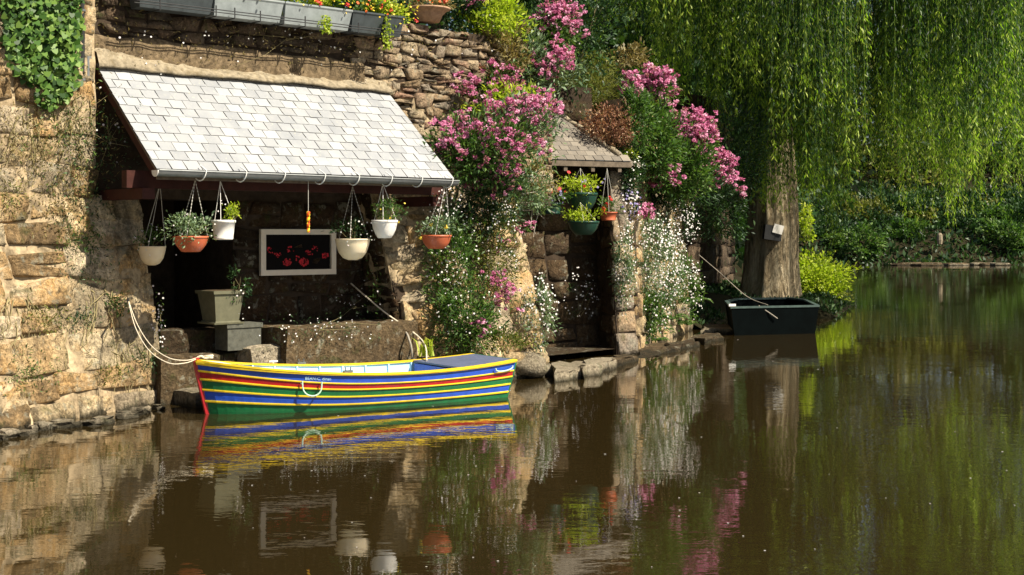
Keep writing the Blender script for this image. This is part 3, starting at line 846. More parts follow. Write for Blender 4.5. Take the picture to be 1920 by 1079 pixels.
m = MB(); frust(m, uc, 1.2255, 1.23, .18, .175); m.build('soil', M['soil'], ur)

# picture frame with crimson flower print
P1 = hit(487, 430, .05); P2 = hit(628, 430, .05)
s1 = (P1[:2] - ORG) @ TV; s2 = (P2[:2] - ORG) @ TV; zt = 1.913; zb_ = 1.361
fr = empty('framed_picture', tuple(wl((s1 + s2) / 2, .05, zb_)), 'cream framed picture of crimson flowers on a dark ground hung in the niche', 'picture')
for (a, b, z0, z1) in ((s1, s2, zt - .065, zt), (s1, s2, zb_, zb_ + .065)):
    m = MB(); m.box(wl((a + b) / 2, .06, (z0 + z1) / 2), T3 * (b - a) / 2, N3 * .022, Z3 * (z1 - z0) / 2); m.build('rail', M['frame'], fr)
for sc in (s1 + .035, s2 - .035):
    m = MB(); m.box(wl(sc, .058, (zt + zb_) / 2), T3 * .035, N3 * .022, Z3 * ((zt - zb_) / 2 - .065)); m.build('stile', M['frame'], fr)
m = MB(); m.box(wl((s1 + s2) / 2, .04, (zt + zb_) / 2), T3 * (s2 - s1) / 2 * .95, N3 * .006, Z3 * (zt - zb_) / 2 * .95); m.build('panel', M['dark'], fr)
g = np.random.default_rng(9); P = []
for (px, py, r, cn) in ((538, 492, .045, 40), (570, 492, .05, 44), (610, 480, .035, 26), (508, 470, .04, 10), (520, 478, .04, 12), (545, 470, .05, 12), (580, 472, .05, 14), (556, 484, .03, 8), (592, 466, .04, 8)):
    c0 = hit(px, py, .05)
    for k in range(cn):
        a, q = g.uniform(0, 6.28), r * math.sqrt(g.uniform())
        P.append(c0 + T3 * math.cos(a) * q * 1.3 + Z3 * math.sin(a) * q)
P = np.array(P) + N3 * g.uniform(0, .0015, (len(P), 1))
V, Fc, r = petals(P, np.repeat(N3[None], len(P), 0), .010 * g.uniform(.5, 1.4, len(P)), 3, 6)
pn = bpy.data.objects['panel']
obj_world('printed_flowers', V, Fc, M['geranium'], fr)

# hanging striped ribbon spiral
rb = empty('windsock_ribbon', tuple(hit(578, 345, 1.42)), 'thin twisted orange and yellow ribbon hanging from the gutter before the picture', 'ribbon')
m = MB(); m.tube([hit(578, 338, 1.42), hit(578, 400, 1.42)], .004, 5); m.build('cord', M['wire'], rb)
for q, mt in ((0, 'orange'), (math.pi, 'ribbon_y')):
    V = []; n = 26
    for k in range(n):
        t = k / (n - 1); c = hit(578, 397 + 40 * t, 1.42); a = t * 12 + q
        for w in (0, 1): V.append(c + (T3 * math.cos(a + w * 1.7) + N3 * math.sin(a + w * 1.7)) * (.021 - .004 * t) + Z3 * w * .004)
    Fc = [(2 * k, 2 * k + 1, 2 * k + 3, 2 * k + 2) for k in range(n - 1)]
    o = obj_world('ribbon', V, Fc, M[mt], rb)
    md = o.modifiers.new('thickness', 'SOLIDIFY'); md.thickness = .003

# ================================================================== HANGING POTS
def pot(px, rim, bot, w, kind, mat, hook, Y, label, name='hanging_pot', chain='chain', group=None, square=False, nch=3, hookY=None):
    c = at(px, rim, Y); zt = c[2]; zb = at(px, bot, Y)[2]; r = w / 2 / F * Y; h = zt - zb
    c0 = (c[0], c[1], zb)
    root = empty(name, c0, label, 'plant pot', group)
    if kind == 'bowl': pr = [(0.0, 0), (r * .42, 0), (r * .52, .004), (r * .66, h * .18), (r * .84, h * .45), (r * .95, h * .80), (r * .97, h * .86), (r * 1.0, h * .87), (r * 1.0, h), (r * .92, h), (r * .9, h * .85), (0, h * .85)]
    elif kind == 'half': pr = [(0.0, 0), (r * .25, .0), (r * .55, h * .10), (r * .78, h * .34), (r * .80, h * .36), (r * .94, h * .72), (r * .98, h * .93), (r * 1.0, h * .94), (r * 1.0, h), (r * .93, h), (r * .9, h * .85), (0, h * .85)]
    else: pr = [(0.0, 0), (r * .72, 0), (r * .76, h * .02), (r * .80, h * .10), (r * .78, h * .12), (r * .93, h * .86), (r * 1.0, h * .87), (r * 1.0, h), (r * .92, h), (r * .9, h * .86), (0, h * .86)]
    m = MB(); m.lathe(pr, 28, c0); m.build('bowl', mat, root, smooth=True)
    m = MB(); m.lathe([(r * .91, h * .9), (r * .5, h * .93), (0, h * .94)], 16, c0); m.build('soil', M['soil'], root)
    hp = at(hook[0], hook[1], hookY or Y)
    for k in range(nch):
        a = 2 * math.pi * k / nch + .5
        e = np.array([c[0] + r * .97 * math.cos(a), c[1] + r * .97 * math.sin(a), zt - .01])
        m = MB()
        if chain == 'chain':
            n = max(6, int(np.linalg.norm(hp - e) / .035))
            for q in range(n):
                t0 = q / n; t1 = (q + .72) / n
                m.tube([hp * (1 - t0) + e * t0, hp * (1 - (t0 + t1) / 2) + e * (t0 + t1) / 2, hp * (1 - t1) + e * t1], [.002, .006, .002], 5)
            m.tube([hp, e], .0022, 4)
        else: m.tube([hp, e], .0035, 5)
        m.build('hanging_chain' if chain == 'chain' else 'hanger', M['wire'] if chain != 'white' else M['white'], root)
    return np.array([c[0], c[1], zt]), r
def potplant(name, c, r, hgt, n, size, mat, label, flowers=None, seed=0, wide=1.25, off=(0, 0, 0), group='plants in hanging pots', droop=0.1):
    c = np.asarray(c) + np.asarray(off)
    return thing_plant(name, c + np.array([0, 0, hgt * .45]), (r * wide, r * wide, hgt * .6), n, size, mat, label, 'plant', flowers, seed, .4, group, base=c + np.array([0, 0, -.01]), nst=5, droop=droop, cr=.4, shell=.35)
GP = 'pots hanging from the eaves'
Y1 = hit(365, 330, 1.35)[1]
c, r = pot(285, 462, 498, 52, 'half', M['cream'], (300, 345), hit(285, 460, .62)[1], 'cream hanging pot tucked against the near corner of the niche', group=GP, chain='wire')
potplant('trailing_plant', c, r, .20, 320, .035, M['l_green'], 'leafy green plant with white flowers in the pot at the near niche corner', [('daisy', M['f_white'], 16, .010, 1.5, (.06, 0, -.05))], 301)
c, r = pot(358, 443, 473, 66, 'bowl', M['terra'], (366, 338), hit(360, 445, 1.30)[1], 'terracotta hanging bowl nearest the gutter end, full of silvery foliage', group=GP)
potplant('silvery_plant', c, r, .22, 900, .042, M['l_grey'], 'bushy silvery green plant overflowing the terracotta bowl nearest the gutter end', [('daisy', M['f_white'], 8, .010, 1.1, (0, 0, 0))], 302, 1.35)
c, r = pot(419, 413, 450, 46, 'tub', M['white'], (413, 340), hit(419, 413, 1.36)[1], 'white tub hanging beside the silvery plant', group=GP, chain='white')
potplant('trailing_plant', c, r, .16, 200, .042, M['l_lime'], 'pale green plant at one side of the white tub next to the silvery plant', [('daisy', M['f_white'], 10, .009, 1.0, (-.08, 0, .03))], 303, .8, (.09, 0, 0))
c, r = pot(661, 448, 488, 66, 'half', M['cream'], (661, 350), hit(661, 448, 1.10)[1], 'cream half-round hanging pot beside the framed picture', group=GP, chain='chain', nch=3)
potplant('trailing_plant', c, r, .26, 300, .045, M['l_dark'], 'dark trailing plant with small white blooms in the cream pot by the picture', [('daisy', M['f_white'], 22, .010, 1.2, (.05, 0, -.03))], 304, 1.1)
c, r = pot(721, 413, 447, 50, 'bowl', M['white'], (718, 344), hit(721, 413, 1.36)[1], 'white round hanging pot in front of the sunlit jamb', group=GP, chain='white')
potplant('trailing_plant', c, r, .22, 420, .042, M['l_green'], 'green plant with yellowing leaves in the white pot before the sunlit jamb', [('daisy', M['f_yellow'], 6, .012, 1.0, (.1, 0, 0))], 305, 1.15, (.03, 0, 0))
c, r = pot(818, 441, 467, 58, 'bowl', M['terra'], (836, 342), hit(818, 441, 1.38)[1], 'terracotta hanging bowl with lime leaves at the far end of the gutter', group=GP)
potplant('lime_plant', c, r, .22, 560, .045, M['l_grey'], 'grey green and lime foliage filling the terracotta bowl at the far gutter end', [('head', M['f_yellow'], 3, .025, .8, (0, -.05, -.08))], 306, 1.35)

# ================================================================== PLANTER TROUGHS on the terrace wall
tr_spec = [(262, 400, 'tr_dark', 'darkest charcoal planter trough over the near roof corner'),
           (402, 530, 'tr_grey', 'pale grey planter trough second from the drainpipe'),
           (534, 658, 'tr_grey', 'pale grey planter trough over the middle of the slate roof'),
           (660, 718, 'tr_dark', 'short dark planter trough beyond the pale ones'),
           (722, 756, 'tr_dark', 'smallest dark planter trough at the end of the row')]
ZT = 4.33
def s_of(px, o): p = hit(px, 0, o); return (p[:2] - ORG) @ TV
for k, (a, b, mt, lab) in enumerate(tr_spec):
    sa, sb = s_of(a, .38), s_of(b, .38)
    root = empty('planter_trough', tuple(wl((sa + sb) / 2, .25, ZT)), lab, 'planter', 'planter troughs on the wall top')
    V = []
    for (z, d0, d1, e) in ((ZT, .14, .34, .02), (ZT + .21, .10, .40, 0), (ZT + .23, .09, .415, -.008), (ZT + .25, .09, .415, -.008)):
        V += [wl(sa + e, d0, z), wl(sb - e, d0, z), wl(sb - e, d1, z), wl(sa + e, d1, z)]
    Fc = [(3, 2, 1, 0)] + [(4 * i + j, 4 * i + (j + 1) % 4, 4 * i + 4 + (j + 1) % 4, 4 * i + 4 + j) for i in range(3) for j in range(4)]
    m = MB(); m.add(V, Fc); m.build('trough', M[mt], root)
    m = MB(); m.box(wl((sa + sb) / 2, .25, ZT + .22), T3 * (sb - sa) * .47, N3 * .13, Z3 * .01); m.build('soil', M['soil'], root)
# iron rail and brackets
rl = empty('planter_rail', tuple(wl(2, .4, ZT)), 'thin iron rail with uprights holding the planter troughs', 'rail')
sa, sb = s_of(250, .40), s_of(766, .40)
m = MB()
for z in (ZT + .025, ZT + .055): m.tube([wl(sa, .425, z), wl(sb, .425, z)], .006, 5)
m.build('rail', M['iron'], rl)
for px in (300, 405, 440, 488, 532, 572, 618, 672, 730):
    s = s_of(px, .42); m = MB(); m.tube([wl(s, .425, ZT + .10), wl(s, .425, ZT - .02), wl(s, .0, ZT - .02)], .008, 5); m.build('bracket', M['iron'], rl)
# flowers in the troughs
tp = [(300, .0, 'l_dark', 'dark leafy plants in the charcoal trough over the near roof corner', [('daisy', M['f_red'], 6, .025, 1, (0, 0, 0))]),
      (455, .02, 'l_lime', 'yellow green leaves with red blooms in the second trough', [('head', M['f_red'], 7, .03, 1, (0, 0, 0)), ('daisy', M['f_yellow'], 60, .015, 1, (0, 0, 0))]),
      (530, .02, 'l_lime', 'lemon yellow foliage between the two pale troughs', [('head', M['f_red'], 4, .03, 1, (0, 0, 0)), ('daisy', M['f_yellow'], 60, .015, 1, (0, 0, 0))]),
      (600, .02, 'l_lime', 'yellow flowering plant with red blooms in the middle trough', [('head', M['f_red'], 7, .03, 1, (0, 0, 0)), ('daisy', M['f_yellow'], 70, .015, 1, (0, 0, 0))]),
      (665, .0, 'l_green', 'green leaved geranium above the joint of pale and dark trough', [('head', M['f_red'], 3, .03, 1, (0, 0, 0)), ('daisy', M['f_orange'], 14, .02, 1, (0, 0, 0))]),
      (725, -.03, 'l_lime', 'yellow trailing plant spilling over the last small trough', [('head', M['f_red'], 3, .028, 1, (0, 0, 0)), ('daisy', M['f_yellow'], 50, .015, 1, (0, 0, 0))])]
for k, (px, dz, mt, lab, fl) in enumerate(tp):
    s = s_of(px, .3); rx = .48 if k in (0, 1) else .42
    c = wl(s, .24, ZT + .40 + dz)
    g = np.random.default_rng(400 + k); n = 900
    root = empty('trough_flowers', tuple(wl(s, .24, ZT + .21)), lab, 'plant', 'flowers in the planter troughs')
    P, D, t = clump_points((0, 0, 0), (1, 1, 1), n, g, 40, .3, .3)
    W = np.array([wl(s + p[0] * rx, .26 + p[1] * .17, ZT + .38 + dz + p[2] * .17) for p in P])
    V, Fc, r = leaves(W, D, .05 * g.uniform(.6, 1.3, n), .55, k, r0=t); obj_world('foliage', V, Fc, M[mt], root, rnd=r)
    for (kind, fm, cnt, fs, sc, off) in fl:
        U = np.stack([g.uniform(-1, 1, cnt) * rx, .40 + g.normal(size=cnt) * .05, ZT + .38 + dz + g.normal(size=cnt) * .09], -1)
        Pp = np.array([wl(s + u[0], u[1], u[2]) for u in U])
        if kind == 'head':
            Q = np.repeat(Pp, 14, 0); Pp = Q + unit(g.normal(size=Q.shape)) * fs * g.uniform(.4, 1, (len(Q), 1)); fs = fs * .35
        V, Fc, r = petals(Pp, g.normal(size=Pp.shape) * .5 + N3 + Z3 * .4, fs * g.uniform(.7, 1.2, len(Pp)), k, 6); obj_world('flowers', V, Fc, fm, root, rnd=r)
# trailing strand over the small trough and over the grey ones
for (px, y0, y1, lab) in ((726, 30, 92, 'yellow creeper strand hanging down beside the smallest trough'), (612, 30, 62, 'short yellow creeper hanging over the middle trough')):
    g = np.random.default_rng(px); n = 150
    P = np.array([hit(px + g.normal() * 5, y0 + (y1 - y0) * g.uniform(), .46) for _ in range(n)])
    root = empty('creeper', tuple(hit(px, y0, .44)), lab, 'plant', 'creepers hanging over the troughs')
    V, Fc, r = leaves(P, g.normal(size=(n, 3)) + np.array([0, 0, -1]), .04, .6, px); obj_world('foliage', V, Fc, M['l_lime'], root, rnd=r)
# clay bowl on the wall top
c = hit(803, 16, .0); bw = empty('clay_bowl', tuple(hit(803, 42, .0)), 'weathered clay bowl on the rubble wall top past the troughs', 'planter')
m = MB(); hh = c[2] - hit(803, 42, .0)[2]; m.lathe([(0, 0), (.15, 0), (.19, hh * .5), (.26, hh * .86), (.29, hh * .88), (.29, hh), (.25, hh), (.24, hh * .85), (0, hh * .85)], 24, tuple(hit(803, 42, 0)))
m.build('bowl', M['clay'], bw, True)
thing_plant('bowl_flowers', c + np.array([0, 0, .10]), (.30, .26, .14), 500, .05, M['l_dry'], 'straw yellow plants with one red bloom in the clay bowl', 'plant', [('daisy', M['f_orange'], 40, .014, 1, (0, 0, 0)), ('head', M['f_red'], 3, .03, 1, (.05, 0, 0))], 431, .5)

# ================================================================== SECOND SHELTER
E1 = np.array([1.84, 22.0]); E0 = np.array([.05, 21.1]); T2 = (E1 - E0) / np.linalg.norm(E1 - E0); N2 = np.array([T2[1], -T2[0]])
T23 = np.array([*T2, 0]); N23 = np.array([*N2, 0])
ZE2, RUN2, RISE2 = 2.975, 1.35, 1.12
E0 = E0 - T2 * .6; LEN2 = np.linalg.norm(E1 - E0)
U2 = unit(np.array([-N2[0] * RUN2, -N2[1] * RUN2, RISE2])); R2 = unit(np.cross(T23, U2)); SL_2 = math.hypot(RUN2, RISE2)
def w2(s, o, z): return np.array([*(E0 + s * T2 + o * N2), z])
sh2 = empty('lean_to_shelter', tuple(w2(1, -.5, 0)), 'smaller old brown slate lean-to roof with a mortar hip, farther along the wall', 'shelter')
base2 = w2(0, 0, ZE2)
P2_at = lambda s, t: base2 + T23 * s + U2 * t
def in2(s, t): return s < LEN2 - t * .62 - .02
cut = SL_2 * .98
V = [P2_at(0, 0) - R2 * .01, P2_at(LEN2, 0) - R2 * .01, P2_at(LEN2 - cut * .62, cut) - R2 * .01, P2_at(0, cut) - R2 * .01]
V += [v - R2 * .03 for v in V]
m = MB(); m.add(V, [(0, 1, 2, 3), (7, 6, 5, 4), (0, 4, 5, 1), (1, 5, 6, 2), (2, 6, 7, 3), (3, 7, 4, 0)]); m.build('sheathing', M['wood_grey'], sh2)
place_slates(sh2, P2_at, T23, U2, R2, 15, 16, SL_2 / 15, LEN2 / 16, M['slate_old'], in2, 8, .012)
# hip mortar, eaves board, side slope
m = MB(); a = P2_at(LEN2 - .16, .12); b = P2_at(LEN2 - cut * .62, cut)
pts = [a + (b - a) * t + R2 * (.02 + .015 * math.sin(t * 31)) + np.array([0, 0, .01 * math.sin(t * 17)]) for t in np.linspace(0, 1, 16)]
m.tube(pts, [.045 + .012 * math.sin(k * 2.3) for k in range(16)], 7); m.build('hip_mortar', M['render'], sh2, True)
m = MB(); m.box((w2(0, .0, ZE2 - .05) + w2(LEN2, 0, ZE2 - .05)) / 2, T23 * LEN2 / 2, N23 * .02, Z3 * .04); m.build('eaves_board', M['wood_grey'], sh2)
V = [P2_at(LEN2, 0) - R2 * .012, P2_at(LEN2 - cut * .62, cut) - R2 * .012, P2_at(LEN2 - cut * .62, cut) + T23 * .9 - N23 * .25 + Z3 * -.35, P2_at(LEN2, 0) + T23 * .55 - N23 * .55]
V += [v - Z3 * .05 for v in V]
m = MB(); m.add(V, [(0, 3, 2, 1), (4, 5, 6, 7), (0, 1, 5, 4), (1, 2, 6, 5), (2, 3, 7, 6), (3, 0, 4, 7)]); m.build('side_slope', M['slate_old'], sh2)
for s in np.linspace(.5, LEN2 - .2, 5):
    m = MB(); m.box(w2(s, -.3, ZE2 + .12), T23 * .03, np.array([*(N2 * .3), -.25]) * 1.0, Z3 * .035); m.build('rafter', M['wood_grey'], sh2)

# niche 2 walls: back wall, pillar
W2b = empty('stone_wall', tuple(w2(1, -1.2, 0)), 'dark brown block wall inside the second washing niche', 'wall')
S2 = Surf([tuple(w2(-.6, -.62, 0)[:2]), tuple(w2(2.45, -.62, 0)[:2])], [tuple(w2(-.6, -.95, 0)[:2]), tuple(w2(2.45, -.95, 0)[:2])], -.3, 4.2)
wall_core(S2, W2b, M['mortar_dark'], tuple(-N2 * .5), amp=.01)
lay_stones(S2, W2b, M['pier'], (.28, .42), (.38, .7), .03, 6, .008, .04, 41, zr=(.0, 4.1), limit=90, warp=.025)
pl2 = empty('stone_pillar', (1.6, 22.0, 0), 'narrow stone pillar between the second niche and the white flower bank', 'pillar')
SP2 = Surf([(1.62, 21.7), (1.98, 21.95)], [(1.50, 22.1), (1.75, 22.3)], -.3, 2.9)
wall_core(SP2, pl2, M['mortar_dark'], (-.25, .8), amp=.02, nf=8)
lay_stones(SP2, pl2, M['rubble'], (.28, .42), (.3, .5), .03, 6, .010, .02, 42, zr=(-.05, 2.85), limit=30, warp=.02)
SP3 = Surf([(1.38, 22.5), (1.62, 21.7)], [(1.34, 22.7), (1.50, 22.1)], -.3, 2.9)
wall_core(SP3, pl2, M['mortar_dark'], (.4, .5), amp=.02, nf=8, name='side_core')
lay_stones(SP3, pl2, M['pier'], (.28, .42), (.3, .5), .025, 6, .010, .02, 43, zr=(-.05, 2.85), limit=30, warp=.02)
# wall 3 (under the white flowers), then an added dark wall for the shaded gap
w3 = empty('stone_wall', (2.6, 25, 0), 'long stone wall beyond the second niche hidden under white daisies and valerian', 'wall')
S3 = Surf([(1.98, 22.1), (2.5, 24.2), (3.5, 27.6)], [(1.75, 22.45), (2.2, 24.4), (3.15, 27.7)], -.3, 4.0)
wall_core(S3, w3, M['mortar'], (-.45, .8), amp=.04)
lay_stones(S3, w3, M['ashlar'], (.3, .45), (.4, .8), .04, 6, .012, .04, 44, zr=(-.1, 4.0), limit=190, warp=.03)
w4 = empty('stone_wall', (3.2, 33, 0), 'added dark stone wall filling the shaded gap beside the willow trunk', 'wall')
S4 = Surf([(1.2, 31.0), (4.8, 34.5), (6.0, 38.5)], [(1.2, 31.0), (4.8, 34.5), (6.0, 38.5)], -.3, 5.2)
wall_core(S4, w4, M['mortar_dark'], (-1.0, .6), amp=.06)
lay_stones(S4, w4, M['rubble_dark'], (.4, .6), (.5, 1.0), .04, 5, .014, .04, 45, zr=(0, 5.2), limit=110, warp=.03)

# quay slabs
def flat_stone(name, pts, z0, z1, mat, label, seed, group='flat stones along the water edge', parent=None, sub=1, jit=.012):
    g = np.random.default_rng(seed); q = []
    for a, b in zip(pts, pts[1:] + pts[:1]):
        for k in range(sub): q.append(np.array(a) * (1 - k / sub) + np.array(b) * (k / sub))
    n = len(q); V = []; c = np.mean(q, 0); tilt = g.normal(size=2) * .03
    base = [p + g.normal(size=2) * jit * 2 for p in q]
    for (z, k) in ((z0, 1.04), ((z0 + z1) / 2, 1.05), (z1 - .025, 1.0), (z1, .95)):
        for p in base:
            w = c + (p - c) * k + g.normal(size=2) * jit
            V.append((w[0], w[1], z + g.normal() * jit * .5 + (w - c) @ tilt))
    Fc = [(i * n + j, i * n + (j + 1) % n, (i + 1) * n + (j + 1) % n, (i + 1) * n + j) for i in range(3) for j in range(n)] + [tuple(range(3 * n, 4 * n)), tuple(reversed(range(n)))]
    o = obj_world(name, V, Fc, mat, parent)
    if label: tag(o, label, 'stone', group)
    return o
def gp(px, py, z=0.0): Y = (H - z) * F / (py - HZ); return ((px - 960) / F * Y, Y)
qs = [([(1035, 700), (1085, 692), (1095, 672), (1040, 674)], .13, 'first pale quay slab past the buttress foot'),
      ([(1088, 691), (1148, 676), (1150, 662), (1096, 671)], .14, 'second pale quay slab below the dark niche'),
      ([(1150, 675), (1190, 664), (1185, 652), (1150, 661)], .12, 'quay slab at the pillar foot'),
      ([(1195, 662), (1250, 650), (1240, 640), (1190, 651)], .10, 'mossy edge stone under the ferns next to the pillar'),
      ([(1255, 648), (1310, 636), (1300, 628), (1245, 639)], .12, 'edge stone under the white daisies'),
      ([(1312, 634), (1350, 626), (1345, 617), (1302, 624)], .12, 'edge stone where the shaded bank begins'),
      ([(1318, 612), (1382, 610), (1380, 600), (1322, 600)], .16, 'thin pale plank-like stone on the shaded bank by the black punt')]
for k, (pp, z, lab) in enumerate(qs):
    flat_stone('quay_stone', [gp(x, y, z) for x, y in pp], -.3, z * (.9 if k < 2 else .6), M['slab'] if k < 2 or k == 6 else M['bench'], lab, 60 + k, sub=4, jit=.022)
# dark floor of niche 2
V = [(-.1, 19.8, .10), (1.7, 21.9, .10), (1.6, 24, .10), (-1.2, 23, .10)]
tag(link('niche_floor', mesh_np('niche_floor', V, [(0, 1, 2, 3)], M['bench'])), kind='structure')

# wet debris and roots along the left wall foot
g = np.random.default_rng(77)
roots = [gp(x, y) for x, y in ((-40, 832), (40, 812), (110, 800), (180, 797), (240, 780), (300, 765))]
for k in range(46):
    t = g.uniform(0, 5 - 1e-3); i = int(t); a, b = np.array(roots[i]), np.array(roots[i + 1]); c = a + (b - a) * (t - i)
    r = g.uniform(.03, .085); th = np.linspace(0, 2 * math.pi, 7)[:-1]
    pts = [(c[0] + r * 1.4 * math.cos(q) + .02, c[1] - .05 + r * math.sin(q)) for q in th]
    flat_stone('shore_stone', pts, -.05, g.uniform(.02, .07), M['slab'], 'small wet stone lying along the foot of the near wall', 600 + k, 'small wet stones at the wall foot')

# ================================================================== PAINTED DINGHY
BOW = np.array([-3.25, 14.60]); ax = R(33.0); AX = np.array([math.cos(ax), math.sin(ax)]); SD = np.array([math.sin(ax), -math.cos(ax)])
LB = 3.62
def b3(x, y, z): p = BOW + AX * x + SD * y; return np.array([p[0], p[1], z])
def sheer(t): return .555 - .60 * t + .465 * t * t if t < 2 else 0
def halfb(t): return .60 * (1 - (1 - min(t / .55, 1)) ** 2.1) ** .75 * (1 - .24 * max(0, (t - .55) / .45) ** 1.8) + .012
def hull_pt(t, v, off=0.0, side=1):
    """t bow..stern, v 0 at the gunwale, 1 at the waterline, beyond below"""
    zg = sheer(t); z = zg * (1 - v)
    fl = 1 - .13 * min(v, 1.4) ** 1.6 * (.6 + .9 * (1 - t)) - .02 * v
    b = halfb(t) * fl
    rake = .135 * v * (1 - t) ** 4 - .10 * v * t ** 6
    # bow rises: keel line of the stem
    return b3(t * LB + rake - (0 if t > .001 else off * .5), side * (b + off), z)
KB = [0, .07, .165, .205, .32, .362, .52, .562, .735, .778, 1.12]
KM = [0, .045, .25, .287, .41, .450, .61, .655, .82, .868, 1.12]
MATS = ['p_yellow', 'p_blue', 'p_yellow', 'p_red', 'p_yellow', 'p_green', 'p_yellow', 'p_blue', 'p_yellow', 'p_green']
def vb(k, t): w = min(1, t / .45); w = w * w * (3 - 2 * w); return KB[k] * (1 - w) + KM[k] * w
boat = empty('rowing_boat', tuple(b3(LB / 2, 0, 0)), 'clinker dinghy painted in yellow, blue, red and green stripes with pale blue inside', 'boat')
TS = np.concatenate([np.linspace(0, .2, 9), np.linspace(.24, 1, 20)])
for side in (1, -1):
    for k in range(10):
        yel = MATS[k] == 'p_yellow'
        V = []
        for t in TS:
            a, b = vb(k, t), vb(k + 1, t)
            o1, o2 = (.016, .016) if yel else (.002, .007)
            if k == 0: o1 = o2 = .030
            ov = .012 if not yel else 0
            V += [hull_pt(t, a - ov, o1, side), hull_pt(t, (a + b) / 2, (o1 + o2) / 2 + .002, side), hull_pt(t, b + ov, o2, side), hull_pt(t, b + ov, -.014, side), hull_pt(t, a - ov, -.014, side)]
        Fc = []
        for i in range(len(TS) - 1):
            for j in range(5):
                q = (i * 5 + j, i * 5 + (j + 1) % 5, (i + 1) * 5 + (j + 1) % 5, (i + 1) * 5 + j)
                Fc.append(q if side > 0 else q[::-1])
        n = (len(TS) - 1) * 5
        Fc += [(0, 1, 2, 3, 4), (n + 4, n + 3, n + 2, n + 1, n)]
        obj_world('gunwale_strake' if k == 0 else ('rubbing_strip' if yel else 'strake'), V, Fc, M[MATS[k]], boat)
    # gunwale cap
    V = []
    for t in TS:
        for (o, dz) in ((.036, -.006), (.036, .012), (-.045, .012), (-.045, -.006)):
            p = hull_pt(t, 0, 0, side); b = halfb(t) + o
            V.append(b3(t * LB, side * max(b, .004), sheer(t) + dz))
    Fc = [(i * 4 + j, i * 4 + (j + 1) % 4, (i + 1) * 4 + (j + 1) % 4, (i + 1) * 4 + j) for i in range(len(TS) - 1) for j in range(4)]
    n = (len(TS) - 1) * 4; Fc += [(0, 1, 2, 3), (n + 3, n + 2, n + 1, n)]
    obj_world('gunwale', V, Fc, M['p_yellow'], boat)
    # inside skin
    V = []; vs = [.02, .3, .6, .85]
    for t in TS[5:]:
        V += [hull_pt(t, v, -.022, side) for v in vs]
    nn = len(vs); Fc = [(i * nn + j, (i + 1) * nn + j, (i + 1) * nn + j + 1, i * nn + j + 1) for i in range(len(TS) - 6) for j in range(nn - 1)]
    obj_world('inner_planking', V, Fc, M['p_in'], boat, True)
    # ribs
    for t in np.linspace(.22, .78, 8):
        m = MB(); m.tube([hull_pt(t, v, -.03, side) for v in (.02, .3, .6, .84)], .014, 5); m.build('rib', M['p_in'], boat)
# bottom boards
V = []
for t in TS[7:]:
    z = sheer(t) * .16
    for s in (-1, 1): V.append(b3(t * LB, s * halfb(t) * .80, z))
obj_world('bottom_boards', V, [(2 * i, 2 * i + 1, 2 * i + 3, 2 * i + 2) for i in range(len(TS) - 8)], M['p_in'], boat)
# stem
m = MB()
P = [b3(-.030 + .135 * v, 0, sheer(0) * (1 - v) + (.03 if v == 0 else 0)) for v in (0, .25, .5, .75, 1.1)]
for i in range(4):
    a, b = P[i], P[i + 1]; A3 = np.array([*AX, 0]); S3v = np.array([*SD, 0])
    V = [a - S3v * .02, a + S3v * .02, a + S3v * .028 + A3 * .06, a - S3v * .028 + A3 * .06, b - S3v * .02, b + S3v * .02, b + S3v * .028 + A3 * .06, b - S3v * .028 + A3 * .06]
    m.add(V, [(0, 1, 2, 3), (7, 6, 5, 4), (0, 4, 5, 1), (1, 5, 6, 2), (2, 6, 7, 3), (3, 7, 4, 0)])
m.build('stem_post', M['p_red'], boat)
# transom
V = [hull_pt(1, v, .0, s) for s in (1, -1) for v in (-.02, .3, .6, .9, 1.1)]; V = np.array(V); W = V + np.array([*AX, 0]) * .025
m = MB(); m.add(np.concatenate([V, W]), [(0, 1, 2, 3, 4, 9, 8, 7, 6, 5), (15, 16, 17, 18, 19, 14, 13, 12, 11, 10)] + [(a, a + 10, b + 10, b) for a, b in ((0, 1), (1, 2), (2, 3), (3, 4), (4, 9), (9, 8), (8, 7), (7, 6), (6, 5), (5, 0))])
m.build('transom', M['p_green'], boat)
# stern deck and its bulkhead, bow breasthook, thwarts
def deck(name, t0, t1, dz, mat, n=8, inset=-.035):
    V = []; ts = np.linspace(t0, t1, n)
    for t in ts:
        for z in (dz, dz - .02):
            for s in (-1, 1): V.append(b3(t * LB, s * max(halfb(t) + inset, .01), sheer(t) + z))
    Fc = []
    for i in range(n - 1):
        a, b = i * 4, (i + 1) * 4
        Fc += [(a, a + 1, b + 1, b), (a + 2, b + 2, b + 3, a + 3), (a, b, b + 2, a + 2), (a + 1, a + 3, b + 3, b + 1)]
    Fc += [(0, 2, 3, 1), (4 * n - 4, 4 * n - 3, 4 * n - 1, 4 * n - 2)]
    return obj_world(name, V, Fc, mat, boat)
deck('stern_deck', .785, .995, .012, M['deck'])
deck('breasthook', .01, .10, .008, M['p_inw'], 5)
m = MB(); t = .785; b_ = halfb(t) - .03; m.box(b3(t * LB, 0, sheer(t) * .55), np.array([*AX, 0]) * .012, np.array([*SD, 0]) * b_ * .88, Z3 * sheer(t) * .40); m.build('stern_bulkhead', M['p_blue'], boat)
for t, w in ((.30, .13), (.56, .14)):
    b_ = halfb(t) * .93; m = MB(); m.box(b3(t * LB, 0, sheer(t) - .10), np.array([*AX, 0]) * w, np.array([*SD, 0]) * b_, Z3 * .014); m.build('thwart', M['p_inw'], boat)
